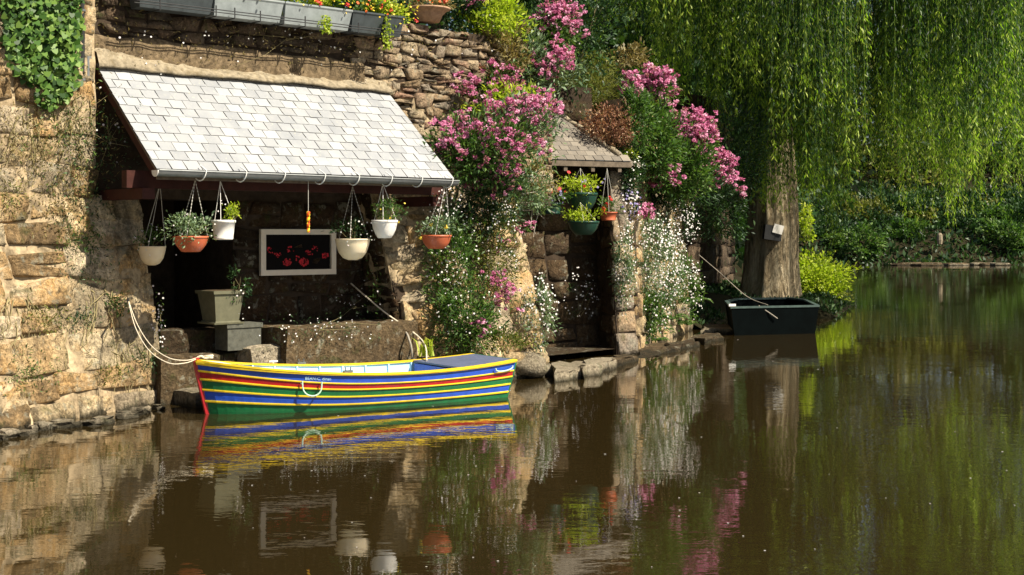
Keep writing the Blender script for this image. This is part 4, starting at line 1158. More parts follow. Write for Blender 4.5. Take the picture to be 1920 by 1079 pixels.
# small box standing on the bottom under the middle thwart, rowlocks
for s in (1, -1):
    for t in (.40,):
        m = MB(); c = b3(t * LB, s * (halfb(t)), sheer(t) + .016); m.box(c + Z3 * .01, np.array([*AX, 0]) * .05, np.array([*SD, 0]) * .02, Z3 * .012)
        for q in (-1, 1): m.tube([c + np.array([*AX, 0]) * .025 * q, c + np.array([*AX, 0]) * .032 * q + Z3 * .055], .007, 6)
        m.build('rowlock', M['zinc'], boat)
# cleat on the far gunwale near the bow
m = MB(); c = b3(.30 * LB, -(halfb(.30)), sheer(.30) + .02); m.box(c + Z3 * .02, np.array([*AX, 0]) * .05, np.array([*SD, 0]) * .012, Z3 * .008); m.tube([c, c + Z3 * .03], .01, 6); m.build('cleat', M['white'], boat)
# rope grab handles
def loop(t0, t1, v0, depth, n=14):
    P = []
    for k in range(n):
        q = k / (n - 1); t = t0 + (t1 - t0) * (.5 - .5 * math.cos(math.pi * q)); d = depth * math.sin(math.pi * q) ** .6
        P.append(hull_pt(t, v0, .034, 1) - Z3 * d)
    m = MB(); m.tube(P, .0085, 7)
    return m.build('grab_rope', M['rope_mint'], boat)
loop(.262, .318, .22, .15); loop(.915, .985, .12, .045)
# lettering on the top strake
def text_obj(body, size, mat, parent, p, xdir, zdir, ext=.001):
    cu = bpy.data.curves.new('lettering', 'FONT'); cu.body = body; cu.size = size; cu.extrude = ext; cu.materials.append(mat)
    tmp = bpy.data.objects.new('tmp', cu); COL.objects.link(tmp)
    dg = bpy.context.evaluated_depsgraph_get(); me = bpy.data.meshes.new_from_object(tmp.evaluated_get(dg))
    bpy.data.objects.remove(tmp)
    x = unit(np.asarray(xdir)); n = unit(np.cross(x, zdir)); y = np.cross(n, x)
    lo = np.array(parent.location)
    o = bpy.data.objects.new('lettering', me); COL.objects.link(o); o.parent = parent
    o.matrix_local = Matrix([[x[0], y[0], n[0], p[0] - lo[0]], [x[1], y[1], n[1], p[1] - lo[1]], [x[2], y[2], n[2], p[2] - lo[2]], [0, 0, 0, 1]])
    return o
pa = hull_pt(.272, .185, .012); pb_ = hull_pt(.345, .185, .012)
text_obj('BEAN-C. dinan', .045, M['p_in'], boat, pa, pb_ - pa, hull_pt(.272, .1, .01) - hull_pt(.272, .2, .01))

# ropes
def rope(label, pts, r, mat, name='mooring_rope', twist=True, sub=6):
    P = np.array(pts, float); t = np.linspace(0, len(P) - 1, (len(P) - 1) * sub + 1)
    # Catmull-Rom
    Q = []
    for u in t:
        i = min(int(u), len(P) - 2); w = u - i
        p0, p1, p2, p3 = P[max(i - 1, 0)], P[i], P[i + 1], P[min(i + 2, len(P) - 1)]
        Q.append(.5 * ((2 * p1) + (-p0 + p2) * w + (2 * p0 - 5 * p1 + 4 * p2 - p3) * w * w + (-p0 + 3 * p1 - 3 * p2 + p3) * w ** 3))
    m = MB(); m.tube(Q, r, 7); o = m.build(name, mat); tag(o, label, 'rope', 'mooring ropes'); return o
bowp = b3(.02, 0, .585)
rope('doubled pale rope looping from the near wall ring down to the boat bow', [at(240, 562, 14.75), at(258, 610, 14.5), at(285, 650, 14.3), at(318, 672, 14.3), at(350, 676, 14.45), bowp], .0045, M['rope'])
rope('second pale rope strand running just under the first to the boat bow', [at(241, 566, 14.72), at(254, 615, 14.46), at(280, 658, 14.25), at(316, 681, 14.25), at(348, 681, 14.4), bowp + np.array([0, 0, -.01])], .0045, M['rope'])
rope('knotted rope end lying on the boat bow', [bowp, b3(.06, .01, .60), b3(.12, -.02, .575), b3(.18, .02, .60), b3(.13, .03, .60), b3(.10, -.02, .59), b3(.20, -.03, .575)], .010, M['rope'])
rope('taut pale rope from the niche wall to the stern deck', [hit(658, 532, .06), at(720, 585, 17.3), at(790, 637, 17.1), b3(.80 * LB, -.30, sheer(.8) + .02)], .0095, M['rope'])
rope('thin dark hose hanging over the end of the stone bench', [hit(690, 612, .6), hit(752, 618, .9), hit(768, 640, 1.1), hit(774, 672, 1.15)], .014, M['rope_dark'])
m = MB(); m.tube([hit(240, 560, 1.0) * 0 + at(240, 560, 14.9), at(240, 564, 14.7)], .012, 6); tag(m.build('wall_ring', M['iron']), 'small iron ring in the near wall holding the pale ropes', 'ring')

# ================================================================== BLACK PUNT
pc0 = np.array([*gp(1375, 630)]); pc1 = np.array([*gp(1531, 626)])
axp = unit(pc1 - pc0); bkp = np.array([-axp[1] * 1 - .25, axp[0]]); bkp = unit(np.array([.10, 1.0]))
punt = empty('punt', (float((pc0 + pc1)[0] / 2), float((pc0 + pc1)[1] / 2) + .9, 0), 'black tarred punt with a worn grey rim moored by the willow trunk', 'boat')
Wd = np.linalg.norm(pc1 - pc0)
def pp_(a, b, z): q = pc0 + axp * a + bkp * b; return np.array([q[0], q[1], z])
LP = 2.9
def ring(z, e, t=0.0):
    pts = [(-e + t, -e * 1.0 + t), (Wd + e - t, -e * 1.0 + t), (Wd * 1.0 + e - t, LP * .75), (Wd * .86 - t, LP + e - t), (Wd * .14 + t, LP + e - t), (-e + t, LP * .75)]
    return [pp_(a, b, z + (.05 * max(0, b / LP - .6))) for a, b in pts]
V = ring(-.12, -.04) + ring(.50, .045) + ring(.50, .045, .04) + ring(.02, 0, .06)
Fc = [tuple(reversed(range(6)))] + [(i * 6 + j, i * 6 + (j + 1) % 6, (i + 1) * 6 + (j + 1) % 6, (i + 1) * 6 + j) for i in range(3) for j in range(6)] + [tuple(range(18, 24))]
m = MB(); m.add(V, Fc); m.build('hull', M['tarred'], punt)
V = ring(.50, .06, 0) + ring(.535, .06, 0) + ring(.535, .06, .085) + ring(.50, .06, .085)
Fc = [(i * 6 + j, i * 6 + (j + 1) % 6, ((i + 1) % 4) * 6 + (j + 1) % 6, ((i + 1) % 4) * 6 + j) for i in range(4) for j in range(6)]
m = MB(); m.add(V, Fc); m.build('rim', M['rim_pale'], punt)
for b in (.9, 1.9):
    m = MB(); m.box(pp_(Wd / 2, b, .42), np.array([*axp, 0]) * (Wd / 2 - .02), np.array([*bkp, 0]) * .12, Z3 * .015); m.build('thwart', M['tarred'], punt)
m = MB(); m.box(pp_(-.02, .02, .56), np.array([*axp, 0]) * .07, np.array([*bkp, 0]) * .05, Z3 * .02); m.build('corner_block', M['white'], punt)
m = MB(); m.tube([pp_(Wd * .30, .0, .54), pp_(Wd * .45, -.06, .38), pp_(Wd * .52, -.06, .30)], .012, 6); m.build('rope_tail', M['rope_dark'], punt)
rope('thin grey rope stretched from the daisy bank to the black punt', [at(1310, 478, 27.0), at(1350, 512, 27.0), at(1400, 556, 26.8), pp_(Wd * .42, .2, .54)], .008, M['rope_dark'])

# ================================================================== WILLOW
wil = empty('willow_tree', (6.15, 34.0, .2), 'big weeping willow with a thick ridged trunk and long curtains of hanging branches', 'tree')
def trunk_mesh():
    nz, nt = 70, 72; V = []
    for i in range(nz):
        z = -.2 + 8.2 * i / (nz - 1); r = .54 + .34 * math.exp(-max(z, 0) * 1.7) + .05 * math.sin(z)
        cx = 6.15 + .10 * math.sin(z * .7); cy = 34.0
        for k in range(nt):
            a = 2 * math.pi * k / nt
            q = np.array([math.cos(a) * 2, math.sin(a) * 2, z * .25])
            rr = r * (1 + .10 * fn(q, 1.6, 2) + .045 * abs(math.sin(a * 7.5 + z * .6 + math.sin(z * 1.3))) + .05 * fn(np.array([math.cos(a) * 5, math.sin(a) * 5, z * .9]), 2.2, 5))
            V.append((cx + rr * math.cos(a), cy + rr * math.sin(a), z))
    Fc = [(i * nt + k, i * nt + (k + 1) % nt, (i + 1) * nt + (k + 1) % nt, (i + 1) * nt + k) for i in range(nz - 1) for k in range(nt)]
    Fc.append(tuple((nz - 1) * nt + k for k in range(nt)))
    return V, Fc
V, Fc = trunk_mesh(); obj_world('trunk', V, Fc, M['bark'], wil, True)
g = np.random.default_rng(15)
for k in range(9):
    a = k * 2.4; Lr = g.uniform(4, 7); b0 = np.array([6.15, 34.0, 6.0 + g.uniform(0, 1.8)])
    e = b0 + np.array([math.cos(a) * Lr, math.sin(a) * Lr * .8, g.uniform(1.0, 3.0)])
    m = MB(); P = [b0, b0 * .65 + e * .35 + Z3 * .9, b0 * .3 + e * .7 + Z3 * .8, e]; m.tube(P, [.26, .17, .10, .05], 8); m.build('limb', M['bark'], wil, True)

def strand_bunch(seed, length, nst=9, spread=.24, step=.030):
    g = np.random.default_rng(seed); P, D, S, T = [], [], [], []; m = MB()
    for s in range(nst):
        L = length * g.uniform(.55, 1.0); bx, by = g.normal(size=2) * spread
        sw = g.normal(size=2) * .10; n = int(L / step); tt = np.sort(g.uniform(0, 1, n)); z = -tt * L
        x = bx * (1 - .35 * tt) + sw[0] * tt ** 2 + .03 * np.sin(tt * 14 + s); y = by * (1 - .35 * tt) + sw[1] * tt ** 2
        side = g.uniform(0, 6.28, n)
        # short side twigs widen the strand in places
        tw = (g.uniform(0, 1, n) < .45) * g.uniform(0, .11, n)
        p = np.stack([x + np.cos(side) * tw, y + np.sin(side) * tw, z - tw * .6], -1)
        P.append(p); D.append(np.stack([np.cos(side) * .5, np.sin(side) * .5, -np.ones(n) * g.uniform(.5, 1.4, n)], -1))
        S.append(g.uniform(.07, .14, n)); T.append(np.full(n, g.uniform(.15, .75)) + .2 * (tt - .4) + .6 * np.clip((tt - .80) / .20, 0, 1))     # paler tips: sunlit glow put into the leaf tone
        q = np.linspace(0, 1, 7); m.tube(np.stack([bx * (1 - .35 * q) + sw[0] * q ** 2 + .03 * np.sin(q * 14 + s), by * (1 - .35 * q) + sw[1] * q ** 2, -q * L], -1), [.006, .006, .005, .005, .004, .003, .002], 3, False)
    P = np.concatenate(P); V, Fc, r = leaves(P, np.concatenate(D), np.concatenate(S), .19, seed, .1, np.concatenate(T))
    tv = np.concatenate(m.v); tf = np.array(m.f) + len(V)
    return mesh_np('hanging_branch', np.concatenate([V, tv]), np.concatenate([Fc, tf]), M['willow'], rnd=np.concatenate([r, np.full(len(tv), .9)]))
LEN = [2.5, 3.6, 5.0, 6.5]
bunch = {L: [strand_bunch(int(L * 10) + k, L) for k in range(4)] for L in LEN}
def in_sun_lane(X, Y, w):
    """open lanes through which the low trunk and the lime bush get their sun"""
    for (tx, ty, ww) in ((6.3, 33.6, w), (7.9, 36.4, w * 1.2)):
        dx, dy = X - tx, Y - ty
        al = dx * sun_h.x + dy * sun_h.y; la = dx * sun_h.y - dy * sun_h.x
        if -1.0 < al < 9 and abs(la) < ww: return True
    return False
def low_px(px, g):
    """picture row where the curtain ends, by column of the plan (left part ends high over the wall)"""
    return np.interp(px, [1040, 1100, 1170, 1230, 1300, 1360, 1420, 1480, 1560, 1640, 1700, 1790, 1850, 1900, 2100], [70, 95, 110, 150, 215, 290, 330, 345, 400, 385, 350, 390, 350, 340, 380])
cnt = 0; wl0 = np.array(wil.location)
cl_px = np.array([1075, 1110, 1150, 1190, 1235, 1265, 1320, 1350, 1400, 1425, 1475, 1520, 1545, 1600, 1665, 1690, 1715, 1770, 1795, 1830, 1870, 1905, 1960, 2020])
for k in range(262):
    for _try in range(40):
        Y = g.uniform(26.5, 40.0) if k > 60 else g.uniform(26.0, 31)
        px = g.uniform(1050, 2080) if Y < 34 else g.uniform(1150, 2080)
        if Y < 36 and (1560 < px < 1655 or 1440 < px < 1475) and g.uniform() < .8: px += 105
        if k % 5: px = cl_px[int(g.integers(0, len(cl_px)))] + g.normal() * 8      # strands gather in ropes with dark gaps between
        X = (px - 960) / F * Y
        if not in_sun_lane(X, Y, .85): break
    rowb = low_px(px, g) + g.normal() * 16 - abs(g.normal()) * 38
    if Y < 30: rowb -= 70 * g.uniform(0, 2.2)
    zb = H + (HZ - rowb) / F * Y
    L = LEN[int(g.integers(1, 4))] if Y < 33 else LEN[int(g.integers(2, 4))]
    while zb + L < 6.4: L = LEN[min(3, LEN.index(L) + 1)]; 
    o = bpy.data.objects.new('hanging_branch', bunch[L][int(g.integers(0, 4))]); COL.objects.link(o); o.parent = wil
    o.location = (X - wl0[0], Y - wl0[1], zb + L * .96 - wl0[2]); o.rotation_euler = (g.normal() * .02, g.normal() * .02, g.uniform(0, 6.28)); o.scale = (1.15, 1.15, 1)
for k in range(18):      # branches hanging in front of the upper trunk and at the sunny tips
    px = 1378 + 7.4 * ((k * 7) % 18); Y = 32.6 - .06 * k; zb = H + (HZ - (362 + 8 * (k % 4))) / F * Y
    o = bpy.data.objects.new('hanging_branch', bunch[5.0][k % 4]); COL.objects.link(o); o.parent = wil
    o.location = ((px - 960) / F * Y - wl0[0], Y - wl0[1], zb + 4.8 - wl0[2]); o.rotation_euler = (0, 0, k); o.scale = (1.15, 1.15, 1)
for k, (px, row, Y) in enumerate([(1545, 438, 38.5), (1556, 450, 38.8), (1568, 425, 38.6), (1595, 398, 38.9), (1640, 394, 38.2), (1700, 392, 32.0), (1722, 404, 32.3), (1745, 396, 32.0), (1768, 400, 32.2), (1790, 412, 32.0), (1806, 404, 32.4), (1824, 396, 32.1), (1842, 380, 32.3), (1912, 345, 30.0)]):
    zb = H + (HZ - row) / F * Y
    o = bpy.data.objects.new('hanging_branch', bunch[5.0][k % 4]); COL.objects.link(o); o.parent = wil
    o.location = ((px - 960) / F * Y - wl0[0], Y - wl0[1], zb + 4.8 - wl0[2]); o.rotation_euler = (0, 0, k * 1.7); o.scale = (.8, .8, 1)
# unseen crown above: leaf clumps spread sunward to shade the strands
P, D, t = clump_points((9.2, 31.0, 9.6), (8.5, 7.5, 1.9), 120000, g, 1000, .10, .3)
# keep lanes of sky open in the crown: sun reaches the trunk, the lime bush and some low branch tips
keep = np.ones(len(P), bool)
for (tx, ty, tzs, ww) in ((6.3, 33.6, (.6, 1.6, 2.6), 1.3), (7.9, 36.4, (.6, 1.6, 2.6), 1.1), (7.1, 32.0, (2.3, 3.0), .9), (9.0, 32.0, (2.3, 2.8, 3.2), 1.0), (7.2, 33.2, (2.0, 2.6, 3.0), .9), (10.2, 32.1, (2.3, 2.8, 3.3), 1.1), (3.2, 29.0, (4.5, 5.5, 6.5), 1.1), (5.2, 27.5, (5.0, 6.0), .9), (11.2, 31, (4, 5.5), .8), (2.0, 27, (5.5, 6.5), .8), (4.2, 28, (4.5, 5.5), .7), (8.4, 27.5, (4.5, 6), .7), (6.6, 27.5, (5.5, 6.5), .6), (10.2, 27.5, (4, 5.5), .7), (7.2, 36.0, (1, 2, 3, 3.6), .9)):
    for tz in tzs:
        al = (P[:, 2] - tz) / math.tan(R(SUN_EL)); cx = tx + sun_h.x * al; cy = ty + sun_h.y * al
        keep &= ((P[:, 0] - cx) ** 2 + (P[:, 1] - cy) ** 2) > ww ** 2
keep &= P[:, 2] > 2.4 + .165 * P[:, 1]
keep &= P[:, 1] > 23.3
P, D, t = P[keep], D[keep], t[keep]
V, Fc, r = leaves(P, unit(D + np.array([0, 0, -1.2])), g.uniform(.09, .17, len(P)), .3, 8, .1, t)
o = obj_world('crown', V, Fc, M['willow'], wil, rnd=r); tag(o, kind='stuff')

# floodlight box on the trunk
fl = empty('floodlight', tuple(at(1450, 436, 33.3)), 'black floodlight with a pale glass face clamped to the willow trunk', 'lamp')
c = at(1448, 437, 33.25); m = MB(); m.box(c, (.20, .02, -.03), (0, .14, 0), (.02, .0, .17)); m.build('housing', M['iron'], fl)
c2 = at(1459, 430, 33.10); m = MB(); m.box(c2, (.11, .0, -.03), (0, .012, 0), (.03, 0, .10)); m.build('glass', M['white'], fl)

# ================================================================== VEGETATION
def hp(px, py, o=.1): return hit(px, py, o)
# ivy on the near wall
root = empty('ivy', tuple(hit(80, 200, .5)), 'thick green ivy hanging down the near wall beside the drainpipe', 'climber')
g = np.random.default_rng(21); pts = []; poly = [(2, -60), (152, -60), (150, 60), (146, 150), (128, 185), (80, 200), (55, 150), (20, 115), (8, 60)]
def inpoly(x, y, P):
    c = False; n = len(P)
    for i in range(n):
        x1, y1 = P[i]; x2, y2 = P[(i + 1) % n]
        if (y1 > y) != (y2 > y) and x < (x2 - x1) * (y - y1) / (y2 - y1) + x1: c = not c
    return c
def on_left(px, py, off):
    """front surface of the near wall along a camera ray (march)"""
    d = np.array([(px - 960) / F, 1, (HZ - py) / F]); best = None
    f = np.linspace(0, 1, 160)
    for z_it in range(1):
        Y = 11.0
        while Y < 17:
            p = np.array([0, 0, H]) + d * Y; z = p[2]
            S = SL if z < 2.25 else SL2
            q = S.p(f, np.full_like(f, z)); i = np.argmin(abs(q[:, 0] / q[:, 1] - d[0]))
            if q[i, 1] <= Y + off: return p
            Y += .05
    return np.array([0, 0, H]) + d * 15
while len(pts) < 2600:
    x, y = g.uniform(-5, 155), g.uniform(-60, 205)
    if inpoly(x + g.normal() * 5, y + g.normal() * 6, poly): pts.append((x, y))
cache = {}
def L_at(x, y, off):
    k = (round(x / 10), round(y / 10))
    if k not in cache: cache[k] = on_left(k[0] * 10, k[1] * 10, 0)[1]
    return at(x, y, cache[k] - off)
P = np.array([L_at(x, y, abs(g.normal()) * .09 + .03) for x, y in pts])
NL = unit(np.array([.5, -.85, 0]))
Dv = unit(np.stack([g.normal(size=2600) * .8, -np.abs(g.normal(size=2600)) * .2 - .2, -np.ones(2600)], -1))
S_ = unit(np.cross(Dv, NL)); U_ = np.cross(S_, Dv) ; sz = g.uniform(.035, .075, 2600)[:, None]
V = np.empty((2600, 6, 3))
tl = g.normal(size=(2600, 1)) * .25
V[:, 0] = P; V[:, 1] = P + S_ * sz * .55 - Dv * sz * .12; V[:, 2] = P + S_ * sz * .42 + Dv * sz * .5 + U_ * sz * tl; V[:, 3] = P + Dv * sz * 1.0 + U_ * sz * .1; V[:, 4] = P - S_ * sz * .42 + Dv * sz * .5 - U_ * sz * tl; V[:, 5] = P - S_ * sz * .55 - Dv * sz * .12
obj_world('foliage', V.reshape(-1, 3), np.arange(15600).reshape(2600, 6), M['ivy'], root, rnd=np.repeat(g.uniform(0, 1, 2600), 6))
stems(root, L_at(75, 195, .05), [L_at(60, 60, .05), L_at(110, 40, .05), L_at(90, -40, .05)], .012, M['stem'])

# dry tangle / small weeds on the near wall
def wall_weed(label, pxy, spread, n, size, mat, seed, on='L', off=.06, fl=None, name='wall_weed', cat='plant', aspect=.3, depth=.06, group='small plants rooted in the wall'):
    g = np.random.default_rng(seed)
    f = (lambda x, y, o: L_at(x, y, o)) if on == 'L' else (lambda x, y, o: hit(x, y, on + o))
    c = f(pxy[0], pxy[1], off); root = empty(name, tuple(c), label, cat, group)
    x = pxy[0] + np.clip(g.normal(size=n), -2, 2) * spread[0] * .5; y = pxy[1] + np.clip(g.normal(size=n), -2, 2) * spread[1] * .5
    P = np.array([f(a, b, off + abs(g.normal()) * depth) for a, b in zip(x, y)])
    V, Fc, r = leaves(P, g.normal(size=(n, 3)) + np.array([.3, -.6, .5]), size * g.uniform(.5, 1.3, n), aspect, seed); obj_world('foliage', V, Fc, mat, root, rnd=r)
    tips = P[g.integers(0, n, 5)]; stems(root, c, tips, .003, M['stem'], seed=seed)
    if fl:
        fm, cnt, fs, sp = fl
        P = np.array([f(pxy[0] + g.normal() * sp[0] * .5, pxy[1] + g.normal() * sp[1] * .5, off + depth + .03) for _ in range(cnt)])
        V, Fc, r = petals(P, g.normal(size=(cnt, 3)) * .4 + VIEW, fs * g.uniform(.7, 1.2, cnt), seed, 6); obj_world('flowers', V, Fc, fm, root, rnd=r)
    return root
ww = [((118, 290), (110, 150), 900, .045, 'l_dry', 'dry brown creeper tangle on the near wall under the ivy'),
      ((120, 250), (80, 120), 420, .05, 'l_green', 'thin green creeper fringe at the lower edge of the ivy'),
      ((150, 380), (60, 120), 380, .05, 'l_dark', 'dark creeper trailing down the middle of the near wall'),
      ((205, 270), (60, 90), 260, .045, 'l_dark', 'dark leafy weed in the shade under the roof corner'),
      ((160, 455), (50, 40), 260, .05, 'l_green', 'green tuft between large ochre blocks at mid height'),
      ((20, 375), (34, 34), 180, .045, 'l_olive', 'olive tuft at the near edge of the wall'),
      ((42, 275), (70, 70), 300, .04, 'l_dry', 'straw coloured moss patch left under the ivy'),
      ((85, 600), (44, 26), 240, .045, 'l_olive', 'olive green tuft on the pale block over the waterline'),
      ((150, 600), (36, 26), 160, .045, 'l_dark', 'dark green tuft beside the orange block'),
      ((218, 570), (22, 22), 140, .05, 'l_green', 'small green weed by the iron ring'),
      ((62, 698), (50, 44), 240, .045, 'l_green', 'bright green weed low on the near wall'),
      ((215, 700), (34, 24), 150, .045, 'l_olive', 'small olive weed low on the wall near the ropes'),
      ((285, 680), (50, 30), 260, .045, 'l_dark', 'dark bushy weed at the wall corner under the ropes'),
      ((105, 390), (40, 60), 150, .05, 'l_dry', 'brown withered twigs hanging between the upper blocks'),
      ((165, 520), (60, 24), 150, .04, 'l_dark', 'thin dark runner of leaves along a wall joint')]
for k, (p, s, n, sz, mt, lab) in enumerate(ww):
    wall_weed(lab, p, s, n, sz, M[mt], 700 + k)
# daisies
wd = [((540, 72), (420, 60), 700, .045, 'l_dry', 0.02, (M['f_white'], 70, .011, (430, 60)), 'withered daisy drift hanging on the shaded wall under the troughs'),
      ((300, 600), (10, 60), 60, .03, 'l_green', .35, (M['f_white'], 34, .010, (12, 55)), 'white daisies growing down the near niche corner'),
      ((205, 245), (20, 30), 40, .03, 'l_dark', .2, (M['f_white'], 14, .012, (50, 60)), 'few white daisies in the dark under the roof side'),
      ((600, 618), (110, 30), 240, .035, 'l_dark', .95, (M['f_white'], 60, .0085, (110, 26)), 'white daisies spilling over the front of the stone bench'),
      ((665, 575), (50, 50), 120, .035, 'l_dark', .06, (M['f_white'], 26, .008, (50, 60)), 'sparse white daisies on the shaded niche wall above the bench'),
      ((710, 545), (24, 60), 170, .05, 'l_green', .3, (M['f_white'], 5, .010, (20, 50)), 'green fern-like weed in the shade beside the sunlit jamb')]
for k, (p, s, n, sz, mt, on, fl, lab) in enumerate(wd):
    wall_weed(lab, p, s, n, sz, M[mt], 760 + k, on=on, fl=fl, name='daisy_clump', cat='flowers', group='white wall daisies')
# trailing plant on the urn
c = wl(1.40, .66, 1.22); thing_plant('urn_plant', c + Z3 * .02, (.13, .12, .20), 260, .05, M['l_dark'], 'dark straggly plant trailing over the rim of the square urn', 'plant', [('daisy', M['f_white'], 10, .009, 1.1, (.03, 0, -.15))], 801, base=c, droop=.5)

# ---- big valerian masses around and over the buttress
val = [('valerian mound beside the far end of the slate roof', (900, 285), 1.15, (.72, .4, .42), 3600, 30, .085, 'l_green'),
       ('valerian with dense pink heads above the second roof edge', (975, 235), .9, (.52, .35, .42), 1900, 34, .085, 'l_grey'),
       ('tall pink valerian against the willow at the top of the wall', (1045, 60), .0, (.34, .3, .40), 900, 26, .08, 'l_green'),
       ('pink valerian sprays below the topmost one', (1030, 130), .15, (.36, .3, .30), 900, 20, .08, 'l_grey'),
       ('dark leaved valerian hanging over the gutter end', (915, 345), 1.0, (.36, .26, .26), 1500, 11, .08, 'l_dark'),
       ('valerian sprig standing on the rubble wall', (870, 165), .12, (.18, .12, .14), 120, 5, .06, 'l_green'),
       ('single pink valerian at the top of the rubble wall', (890, 10), -.2, (.20, .2, .2), 400, 6, .07, 'l_dark'),
       ('valerian between rubble wall and yellow shrub', (945, 160), .3, (.26, .2, .32), 800, 9, .075, 'l_green')]
for k, (lab, (px, py), o, rad, n, hd, ls, mt) in enumerate(val):
    c = hit(px, py, o); valerian(lab, c, rad, n, hd, 820 + k, ls, M[mt], .058)
sh = [('lime green shrub spilling over the wall top', (925, 45), -.2, (.42, .4, .34), 1700, .09, 'l_lime', None),
      ('dark evergreen bush behind the clay bowl', (862, 20), -.4, (.36, .4, .34), 1400, .07, 'l_dark', None),
      ('golden dry grass on the wall shoulder', (950, 100), .05, (.34, .25, .34), 1200, .08, 'l_dry', None),
      ('grey green bush between the valerian sprays', (985, 130), .0, (.40, .3, .46), 1900, .085, 'l_grey', None),
      ('rusty red fading foliage on the wall shoulder', (940, 140), .2, (.20, .15, .16), 400, .06, 'l_red', None),
      ('fresh green shrub under the topmost valerian', (1000, 75), -.3, (.5, .4, .5), 2000, .09, 'l_green', None),
      ('pale yellow green tufts over the buttress top', (960, 200), .6, (.42, .3, .3), 1300, .075, 'l_lime', None),
      ('dark green bush in the gap beside the willow curtain', (1085, 40), -1.2, (.6, .5, .8), 2600, .09, 'l_dark', None)]
for k, (lab, (px, py), o, rad, n, ls, mt, fl) in enumerate(sh):
    thing_plant('shrub', hit(px, py, o), rad, n, ls, M[mt], lab, 'shrub', fl, 850 + k, .38)
# draping growth down the buttress
dr = [('leafy green drape at the shaded edge of the buttress', (850, 500), .95, (.34, .2, .62), 2400, .065, 'l_green', [('daisy', M['f_white'], 60, .011, 1.1, (0, 0, 0))]),
      ('thick green weed drape low on the buttress above the stern deck', (870, 600), 1.15, (.42, .22, .44), 2600, .07, 'l_green', [('daisy', M['f_white'], 50, .011, 1.1, (0, 0, 0))]),
      ('olive and straw growth on the sunny face of the buttress', (930, 470), .95, (.30, .2, .60), 2600, .055, 'l_olive', [('daisy', M['f_white'], 90, .011, 1.1, (0, 0, 0))]),
      ('pale daisies and leaves at the outer corner of the buttress', (1010, 585), 1.1, (.22, .2, .42), 900, .055, 'l_grey', [('daisy', M['f_white'], 130, .013, 1.1, (0, 0, 0))]),
      ('withered stalks and daisies under the terracotta bowl', (835, 505), .9, (.22, .15, .28), 500, .05, 'l_dry', [('daisy', M['f_white'], 70, .012, 1.2, (0, 0, 0))]),
      ('twiggy daisies above the far terracotta bowl', (830, 385), 1.1, (.20, .15, .20), 260, .045, 'l_dark', [('daisy', M['f_white'], 60, .012, 1.2, (0, 0, 0))]),
      ('brown and green weeds at the foot of the buttress', (930, 640), 1.3, (.42, .2, .14), 800, .06, 'l_olive', None),
      ('fringe of leaves on top of the buttress under the valerian', (900, 410), .8, (.5, .25, .22), 2000, .065, 'l_dark', [('daisy', M['f_white'], 50, .011, 1.1, (0, 0, 0))])]
for k, (lab, (px, py), o, rad, n, ls, mt, fl) in enumerate(dr):
    thing_plant('wall_plant', hit(px, py, o), rad, n, ls, M[mt], lab, 'plant', fl, 870 + k, .3, 'plants draping the buttress')
for k, (lab, px, py, o, rr, hd) in enumerate([('small pink valerian low on the buttress face', 948, 560, 1.15, .15, 6), ('pink valerian sprig halfway down the buttress', 935, 530, 1.1, .12, 4),
                                     ('lone pink valerian high on the buttress face', 945, 462, .95, .10, 3), ('faded pink sprig beside the stern deck', 900, 615, 1.35, .10, 2), ('pink sprig at the corner facing the second niche', 985, 430, .7, .08, 2)]):
    valerian(lab, hit(px, py, o), np.array([rr, .08, rr]), 60, hd, 900 + k, .06, M['l_green'], .042)
# bare pale twigs at the buttress edge
root = empty('twig_bundle', tuple(hit(985, 400, .5)), 'bare pale twigs arching out from the buttress over the dark niche', 'twigs')
m = MB(); g = np.random.default_rng(5)
for (x0, y0, x1, y1) in ((970, 360, 1025, 310), (975, 365, 1035, 372), (972, 380, 1040, 400), (980, 395, 1020, 410), (985, 345, 1030, 330), (975, 410, 1005, 440), (1000, 380, 995, 430), (1010, 400, 1000, 445)):
    a, b = hit(x0, y0, .5), hit(x1, y1, .6); m.tube([a, (a + b) / 2 + Z3 * .06, b], [.008, .007, .004], 5)
m.build('twigs', M['rope_dark'], root)

root = empty('wall_plant', tuple(hit(985, 372, .4)), 'mixed pale leaves over the flat buttress top beside the twigs', 'plant', 'plants draping the buttress')
foliage('foliage', root, hit(975, 362, .45), (.42, .22, .26), 1900, .065, M['l_grey'], .35, 891)
foliage('foliage', root, hit(1000, 340, .3), (.30, .22, .22), 900, .065, M['l_dry'], .35, 892)
# dry creeper stems wandering down the near wall
for k, (x0, y0, lab) in enumerate([(60, 210, 'grey creeper stems running down from the ivy tip'), (125, 200, 'brown creeper stems below the ivy near the drainpipe'), (185, 560, 'bare creeper stems over the orange blocks by the ring'), (30, 560, 'dry rootlets crossing the pale blocks at mid wall'), (250, 640, 'thin dry stems near the ropes at the wall corner')]):
    g = np.random.default_rng(1300 + k); m = MB()
    for q in range(16):
        x, y = x0 + g.normal() * 26, y0 + g.normal() * 14; pts_ = []
        for st in range(int(g.integers(5, 11))):
            pts_.append(L_at(x, y, .055)); x = min(x + g.normal() * 8, 300); y += abs(g.normal()) * 16 + 4
            if y > 770: break
        if len(pts_) > 2: m.tube(pts_, np.linspace(.007, .003, len(pts_)), 4, False)
    o = m.build('dry_creeper', M['stem']); tag(o, lab, 'creeper', 'dry creepers on the near wall')
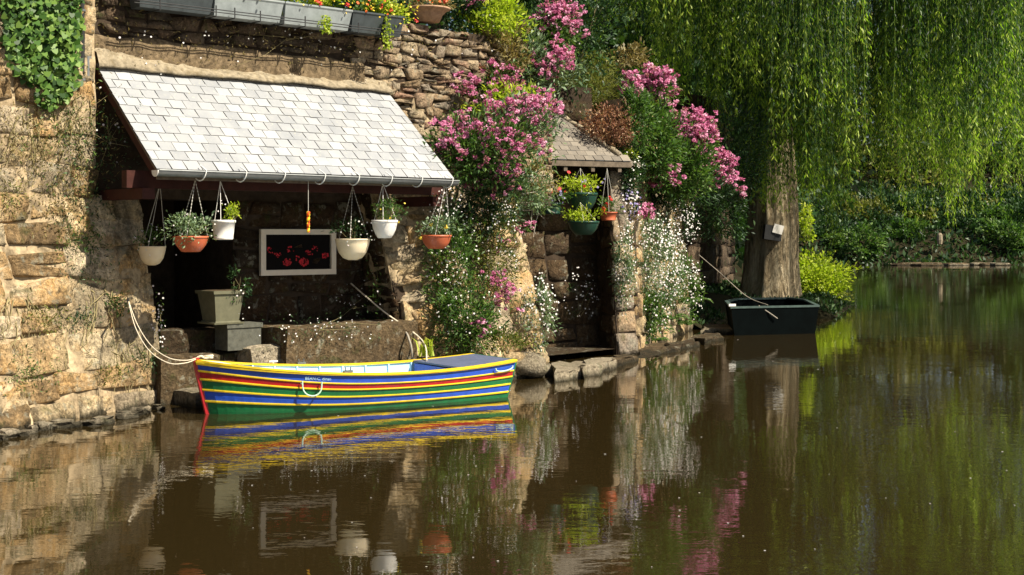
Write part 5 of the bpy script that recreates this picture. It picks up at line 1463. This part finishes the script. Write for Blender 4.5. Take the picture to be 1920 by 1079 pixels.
# ---- bank beyond the second shelter
def a3(px, py, Y): return at(px, py, Y)
v2 = [('broad pink valerian cascade against the willow curtain', (1295, 265), 24.2, (.42, .4, .46), 2600, 50, 'l_green'),
      ('tall pink valerian on the wall top over the old roof', (1225, 170), 23.6, (.40, .3, .30), 1300, 26, 'l_green'),
      ('small pink valerian above the red-brown stonecrop', (1185, 165), 23.2, (.18, .2, .16), 250, 6, 'l_grey'),
      ('outermost pink valerian leaning over the shaded bank', (1350, 320), 25.5, (.26, .3, .30), 500, 16, 'l_dark'),
      ('lower pink valerian under the broad cascade', (1250, 340), 23.6, (.24, .25, .2), 600, 7, 'l_green'),
      ('pink valerian among the violet blooms beside the pillar', (1210, 405), 22.6, (.10, .1, .1), 80, 3, 'l_green'),
      ('solitary pink valerian on the shaded overhang', (1385, 372), 26.5, (.12, .12, .12), 200, 2, 'l_dark')]
for k, (lab, (px, py), Y, rad, n, hd, mt) in enumerate(v2):
    valerian(lab, a3(px, py, Y), np.array(rad), n, hd, 930 + k, .095, M[mt], .075)
s2 = [('lush lance-leaved bush under the tall valerian', (1215, 265), 23.3, (.5, .4, .62), 4200, .11, 'l_green', None, .28),
      ('dark green growth between cascade and daisies', (1265, 350), 24.6, (.62, .4, .42), 3000, .10, 'l_dark', None, .3),
      ('olive grass tuft on the wall top behind the old roof', (1110, 175), 23.2, (.66, .4, .42), 4600, .13, 'l_olive', None, .07),
      ('ochre leaved twigs in front of the willow curtain', (1180, 105), 24.6, (.36, .3, .2), 500, .08, 'l_dry', None, .4),
      ('dark yellowing bush next to the pink sprays', (1105, 130), 23.6, (.40, .3, .26), 1300, .08, 'l_olive', None, .4),
      ('red-brown stonecrop with straw tips on the old roof hip', (1140, 240), 22.15, (.40, .25, .30), 2600, .05, 'l_red', None, .45),
      ('pale stonecrop fringe at the end of the old eaves', (1165, 290), 22.3, (.20, .15, .09), 400, .06, 'l_lime', None, .3),
      ('shaded bush on the overhang by the willow trunk', (1345, 395), 27.5, (.55, .5, .5), 2200, .10, 'l_dark', None, .35),
      ('dark thicket above the shaded recess', (1375, 290), 28.5, (.7, .6, .9), 3800, .10, 'l_dark', None, .35)]
for k, (lab, (px, py), Y, rad, n, ls, mt, fl, asp) in enumerate(s2):
    thing_plant('shrub', a3(px, py, Y), rad, n, ls, M[mt], lab, 'shrub', fl, 950 + k, asp)
for k, (lab, (px, py), Y, rad, n, ls, mt, fl, asp) in enumerate([('leafy bush hiding the wall end beside the stonecrop', (1190, 225), 22.4, (.26, .2, .46), 1500, .09, 'l_green', None, .3),
      ('low bushy growth between stonecrop and eaves end', (1180, 330), 22.3, (.24, .2, .40), 1500, .08, 'l_dark', [('daisy', M['f_white'], 40, .013, 1.1, (0, 0, 0))], .3),
      ('green mass filling the middle of the pink slope', (1290, 330), 23.8, (.42, .3, .5), 2200, .10, 'l_green', None, .3),
      ('mossy green drape at the lower end of the daisy bank', (1215, 590), 22.9, (.34, .25, .32), 1800, .08, 'l_green', [('daisy', M['f_white'], 60, .013, 1.1, (0, 0, 0))], .3)]):
    thing_plant('shrub', a3(px, py, Y), rad, n, ls, M[mt], lab, 'shrub', fl, 1400 + k, asp)
w2p = [('daisies and leaves clothing the stone pillar', (1172, 500), 21.75, (.16, .14, .62), 1500, .055, 'l_grey', [('daisy', M['f_white'], 130, .012, 1.1, (0, 0, 0))]),
       ('dense white daisy bank hanging over the wall past the pillar', (1225, 500), 23.2, (.48, .4, .78), 5200, .06, 'l_grey', [('daisy', M['f_white'], 620, .0135, 1.05, (0, 0, 0))]),
       ('upper white daisies on twigs below the pink cascade', (1265, 420), 24.4, (.36, .3, .42), 1400, .055, 'l_dark', [('daisy', M['f_white'], 260, .013, 1.1, (0, 0, 0))]),
       ('greener far side of the daisy bank', (1285, 540), 25.5, (.30, .3, .50), 1400, .07, 'l_green', [('daisy', M['f_white'], 160, .014, 1.1, (0, 0, 0))]),
       ('violet and white blooms beside the small terracotta pot', (1175, 385), 22.3, (.20, .2, .26), 500, .06, 'l_dark', [('daisy', M['f_violet'], 70, .017, 1.1, (0, 0, 0)), ('daisy', M['f_white'], 60, .015, 1.1, (0, 0, 0))]),
       ('white daisies scattered in front of the dark niche wall', (1085, 555), 22.2, (.24, .1, .34), 80, .05, 'l_dark', [('daisy', M['f_white'], 60, .013, 1.2, (0, 0, 0))])]
for k, (lab, (px, py), Y, rad, n, ls, mt, fl) in enumerate(w2p):
    thing_plant('daisy_clump', a3(px, py, Y), rad, n, ls, M[mt], lab, 'flowers', fl, 970 + k, .3, 'white wall daisies', cr=.22)
# ferns at the foot
def fern(label, c, L, n, seed, mat='l_green', tilt=.35):
    root = empty('fern', tuple(c), label, 'fern', 'ferns along the water edge'); g = np.random.default_rng(seed)
    P, D, S, T = [], [], [], []; m = MB()
    for k in range(n):
        a = g.uniform(0, 6.28); d = np.array([math.cos(a), math.sin(a) * .8 - .25, 0]); ll = L * g.uniform(.6, 1.1)
        q = np.linspace(0, 1, 16)[:, None]; rach = c + d * ll * q * .8 + Z3 * (ll * (1.0 * q - .95 * q * q) * g.uniform(.6, 1.1))
        m.tube(rach[::3], .005, 3, False); sd = unit(np.cross(d, Z3))
        for s in (1, -1):
            P.append(rach); D.append(np.repeat((sd * s + d * .5 - Z3 * .2)[None], 16, 0)); S.append(.22 * L * np.sin(np.pi * (q[:, 0] * .85 + .12))); T.append(np.full(16, g.uniform(.3, .9)))
    V, Fc, r = leaves(np.concatenate(P), np.concatenate(D), np.concatenate(S), .25, seed, .05, np.concatenate(T)); obj_world('fronds', V, Fc, M[mat], root, rnd=r)
    m.build('stem', M['fern_stem'], root)
fs = [('fern clump below the daisy bank', (1215, 610), 23.4, .42), ('second fern clump farther along under the daisies', (1258, 600), 24.6, .44), ('broad fern arching toward the shaded bank', (1300, 570), 26.0, .5),
      ('small fern at the pillar foot', (1200, 645), 22.8, .26), ('fern hugging the edge stones beneath the daisies', (1235, 640), 23.4, .28), ('dark fern near the recess', (1290, 610), 26.2, .4)]
for k, (lab, p, Y, L) in enumerate(fs): fern(lab, a3(*p, Y), L, 15, 980 + k)
def grass(label, c, L, n, seed, mat='l_lime', w=.012, name='grass_tuft', group='grass tufts at the water edge', lean=(0, 0)):
    root = empty(name, tuple(c), label, 'grass', group); g = np.random.default_rng(seed); V = []
    for k in range(n):
        a = g.uniform(0, 6.28); d = np.array([math.cos(a) + lean[0], math.sin(a) + lean[1], 0]) * g.uniform(.2, .8); ll = L * g.uniform(.5, 1.1); s = unit(np.cross(d, Z3)) * w
        b = c + np.array([g.normal() * .05, g.normal() * .05, 0]); mid = b + d * ll * .4 + Z3 * ll * .62; tip = b + d * ll + Z3 * ll * .75
        V += [b - s, b + s, mid + s * .8, mid - s * .8, mid - s * .8, mid + s * .8, tip + s * .1, tip - s * .1]
    obj_world('blades', V, np.arange(len(V)).reshape(-1, 4), M[mat], root, rnd=np.repeat(g.uniform(0, 1, n), 8))
grass('small iris tuft rising behind the boat stern', at(798, 668, 17.0), .28, 26, 41, 'l_lime')
grass('reed tuft leaning out over the water past the lime bush', at(1570, 560, 36.6), .75, 60, 42, 'l_lime', .012, lean=(.8, 0))
grass('ragged grass at the foot of the willow bank', at(1530, 572, 36.4), .35, 60, 43, 'l_olive', .012)

# lime bush by the trunk
thing_plant('shrub', at(1530, 525, 36.6), (.72, .6, .55), 5200, .10, M['l_lime'], 'brilliant lime green bush on the bank beside the willow trunk', 'shrub', None, 1001, .5)
thing_plant('shrub', at(2600, 470, 36.3), (.22, .3, .7), 1200, .09, M['l_lime'], 'lime creeper climbing the sunny edge of the willow trunk', 'climber', None, 1002, .5)
thing_plant('shrub', at(1512, 420, 35.6), (.16, .3, .5), 600, .09, M['l_lime'], 'upper end of the sunlit creeper higher on the willow', 'climber', None, 1003, .5)
thing_plant('shrub', at(1540, 560, 36.2), (.66, .3, .12), 900, .07, M['l_olive'], 'low olive fringe between lime bush and water', 'shrub', None, 1004, .4)

# far bank shrubs and rocks; dark greens stand in for the bank's shade
fb = [(1560, 440, 'l_dark', 3.2, 'dark far bush seen just past the lime bush'), (1610, 455, 'l_green', 2.6, 'far bank bush under the drooping willow tips'), (1650, 425, 'l_dark', 3.0, 'dark far bank bush beyond the ledge start'),
      (1700, 440, 'l_green', 2.2, 'mid green bush over the far stone ledge'), (1745, 420, 'l_olive', 2.6, 'olive far bank bush behind the pale standing stone'), (1800, 430, 'l_dark', 2.8, 'dark bush beside the pale standing stone'),
      (1845, 415, 'l_green', 3.0, 'tall green bush on the far bank slope'), (1890, 445, 'l_green', 2.8, 'green bush low at the far waterline'), (1925, 420, 'l_dark', 3.4, 'dark bush at the end of the visible far bank'),
      (1590, 405, 'l_olive', 3.0, 'olive bush high on the far slope'), (1720, 395, 'l_dark', 3.0, 'dark bush high on the far slope over the ledge'), (1870, 385, 'l_dark', 3.2, 'dark bush topping the far slope')]
for k, (px, py, mt, rr, lab) in enumerate(fb):
    Y = 88.5 + (445 - py) * .12; c = at(px, py, Y)
    thing_plant('bush', c, (rr * .55, rr * .45, rr * .38), 2300, .24, M[mt], lab, 'bush', None, 1010 + k, .5, 'bushes on the far bank', cr=.2)
g = np.random.default_rng(68); n = 16000
gx = g.uniform(2.5, 9.5, n); gy = g.uniform(28.0, 42.0, n); gz = left_z(gx, gy); k_ = gz > .02; gx, gy, gz = gx[k_], gy[k_], gz[k_]
P = np.stack([gx, gy, gz + .01], -1); V, Fc, r = leaves(P, g.normal(size=P.shape) * .8 + np.array([.1, -.3, .9]), g.uniform(.05, .16, len(P)), .4, 6)
tag(obj_world('undergrowth', V, Fc, M['l_dark'], None, rnd=r), 'low dark undergrowth on the shaded bank under the willow', 'undergrowth', kind='stuff')
g = np.random.default_rng(67); n = 26000
gx = g.uniform(8, 60, n); gy = g.uniform(85.2, 101, n); gz = far_z(gx, gy)
P = np.stack([gx, gy, gz + .05], -1); V, Fc, r = leaves(P, g.normal(size=(n, 3)) * .7 + np.array([0, -.2, 1]), g.uniform(.2, .55, n), .4, 5)
tag(obj_world('undergrowth', V, Fc, M['l_dark'], None, rnd=r), 'tangled dark undergrowth covering the far bank slope', 'undergrowth', kind='stuff')
far = [(14, 104, 11, 7.5, 'l_olive', 'olive tree where the two banks meet'), (21, 108, 12, 8, 'l_dark', 'dark rounded tree behind the start of the far ledge'), (28, 104, 11, 7.5, 'l_olive', 'olive toned tree behind the far ledge'),
       (34, 109, 11.5, 8, 'l_dark', 'dark tree behind the pale standing stone'), (42, 106, 9, 7.5, 'l_green', 'lower green tree behind the far slope'), (52, 112, 10, 8, 'l_dark', 'last dark tree of the far row'),
       (10, 72, 6.5, 5.5, 'l_dark', 'dark tree on the near bank far behind the willow'), (5.5, 55, 6.5, 5.5, 'l_dark', 'dense dark tree right behind the willow'), (2, 44, 5.5, 4.5, 'l_dark', 'dark tree behind the shaded wall'),
       (9, 62, 6, 4.5, 'l_dark', 'dark tree between the willow and the far bank'), (-2, 36, 6.5, 4.5, 'l_dark', 'dark tree behind the small old roof'), (-5, 27, 7, 3.6, 'l_dark', 'dark tree on the terrace behind the planter troughs'), (-1.5, 28.5, 6.6, 3.0, 'l_dark', 'dark tree on the terrace behind the pink valerian')]
for k, (X, Y, z, rr, mt, lab) in enumerate(far):
    root = empty('broadleaf_tree', (X, Y, 0), lab, 'tree', 'trees closing the view')
    foliage('crown', root, (X, Y, z), (rr, rr * .8, z * .85), 11000, .42 if Y > 40 else .2, M[mt], .6, 1040 + k, .14, .55, 220)
    m = MB(); m.tube([(X, Y, 0), (X + .2, Y, z * .6), (X, Y, z)], [.4, .3, .15], 8); m.build('trunk', M['bark'], root, True)
for k in range(14):
    px = 1545 + k * 29; py = [425, 408, 430, 415, 400][k % 5]; Y = 92 + (k % 3) * 1.6; mt = ['l_dark', 'l_green', 'l_dark', 'l_olive', 'l_dark', 'l_green', 'l_dark'][k % 7]
    thing_plant('bush', at(px, py, Y), (1.7, 1.3, 1.3), 2600, .26, M[mt], '%s bush of the upper far thicket, %s' % (['dark', 'green', 'dusky', 'olive', 'shaded', 'leafy', 'dense'][k % 7], ['above the lime bush', 'past the hanging willow tips', 'over the first ledge rocks', 'over the middle of the ledge', 'near the pale standing stone', 'where the slope steepens', 'at the edge of the view'][k // 2]), 'bush', None, 1080 + k, .5, 'upper thicket on the far slope', cr=.2, nst=0)
g = np.random.default_rng(66)
for k in range(26):
    px = 1655 + k * 9 + g.normal() * 12; Y = 85.4 + g.uniform(-.9, .9); c = at(px, 497, Y); r = g.uniform(.15, .7)
    pts = [(c[0] + r * 1.5 * math.cos(q), Y + r * math.sin(q)) for q in np.linspace(0, 2 * math.pi, 7)[:-1]]
    flat_stone('bank_rock', pts, -.1, g.uniform(.03, .16), M['bench'] if k % 3 else M['slab'], 'flat pale rock at the far waterline', 1100 + k, 'flat rocks along the far waterline')
m = MB(); c = at(1762, 447, 86.6); m.lathe([(.02, -.42), (.15, -.36), (.19, -.1), (.17, .18), (.10, .30), (.0, .33)], 9, tuple(c)); tag(m.build('standing_stone', M['render']), 'small pale standing stone among the bushes of the far bank', 'stone')

# pots hanging in the second niche
G2 = 'pots hanging under the second roof'
c, r = pot(1036, 381, 402, 36, 'tub', M['green_pot'], (1024, 316), 21.0, 'small green hanging pot closest to the buttress', group=G2, chain='wire')
potplant('trailing_plant', c, r, .22, 260, .05, M['l_green'], 'green plant with violet blooms in the small pot closest to the buttress', [('daisy', M['f_violet'], 14, .02, 1, (0, 0, 0)), ('daisy', M['f_red'], 4, .03, 1, (-.05, 0, .12))], 1201, 1.4)
c, r = pot(1090, 362, 396, 62, 'bowl', M['green_pot'], (1088, 316), 21.3, 'upper dark green hanging bowl in the second niche', group=G2, chain='wire')
potplant('trailing_plant', c, r, .24, 620, .055, M['l_lime'], 'lime green plant filling the upper green bowl', [('daisy', M['f_violet'], 8, .02, 1, (.1, 0, .05)), ('daisy', M['f_red'], 3, .035, 1, (-.2, 0, .05))], 1202, 1.3)
c, r = pot(1094, 415, 441, 60, 'bowl', M['green_pot'], (1088, 380), 21.0, 'lower dark green hanging bowl in the second niche', group=G2, chain='wire')
potplant('trailing_plant', c, r, .20, 420, .055, M['l_lime'], 'pale green plant in the lower green bowl', None, 1203, 1.15)
c, r = pot(1141, 398, 414, 34, 'tub', M['terra'], (1138, 316), 21.5, 'small terracotta pot hanging at the pillar', group=G2, chain='wire')
potplant('geranium', c, r, .18, 200, .05, M['l_green'], 'red geranium in the small terracotta pot at the pillar', [('head', M['f_red'], 2, .05, .4, (0, 0, .08)), ('head', M['f_orange'], 1, .05, .4, (-.08, 0, -.05))], 1204, 1.2)

# floating petals on the water
g = np.random.default_rng(88); n = 110
px = g.uniform(380, 1910, n); py = g.uniform(520, 1070, n)
P = np.array([[*gp(a, b), .004] for a, b in zip(px, py)]); P = P[(P[:, 0] > -2 + (P[:, 1] - 14) * .0)]
V, Fc, r = petals(P, np.repeat(Z3[None], len(P), 0), (.004 + .00032 * P[:, 1]) * g.uniform(.4, 1.3, len(P)), 4, 5)
o = obj_world('floating_petals', V, Fc, M['f_white'], None, rnd=r); tag(o, 'white petals floating scattered on the dark river', 'petals', kind='stuff')
print('stones', n1, n2, nd, nu)
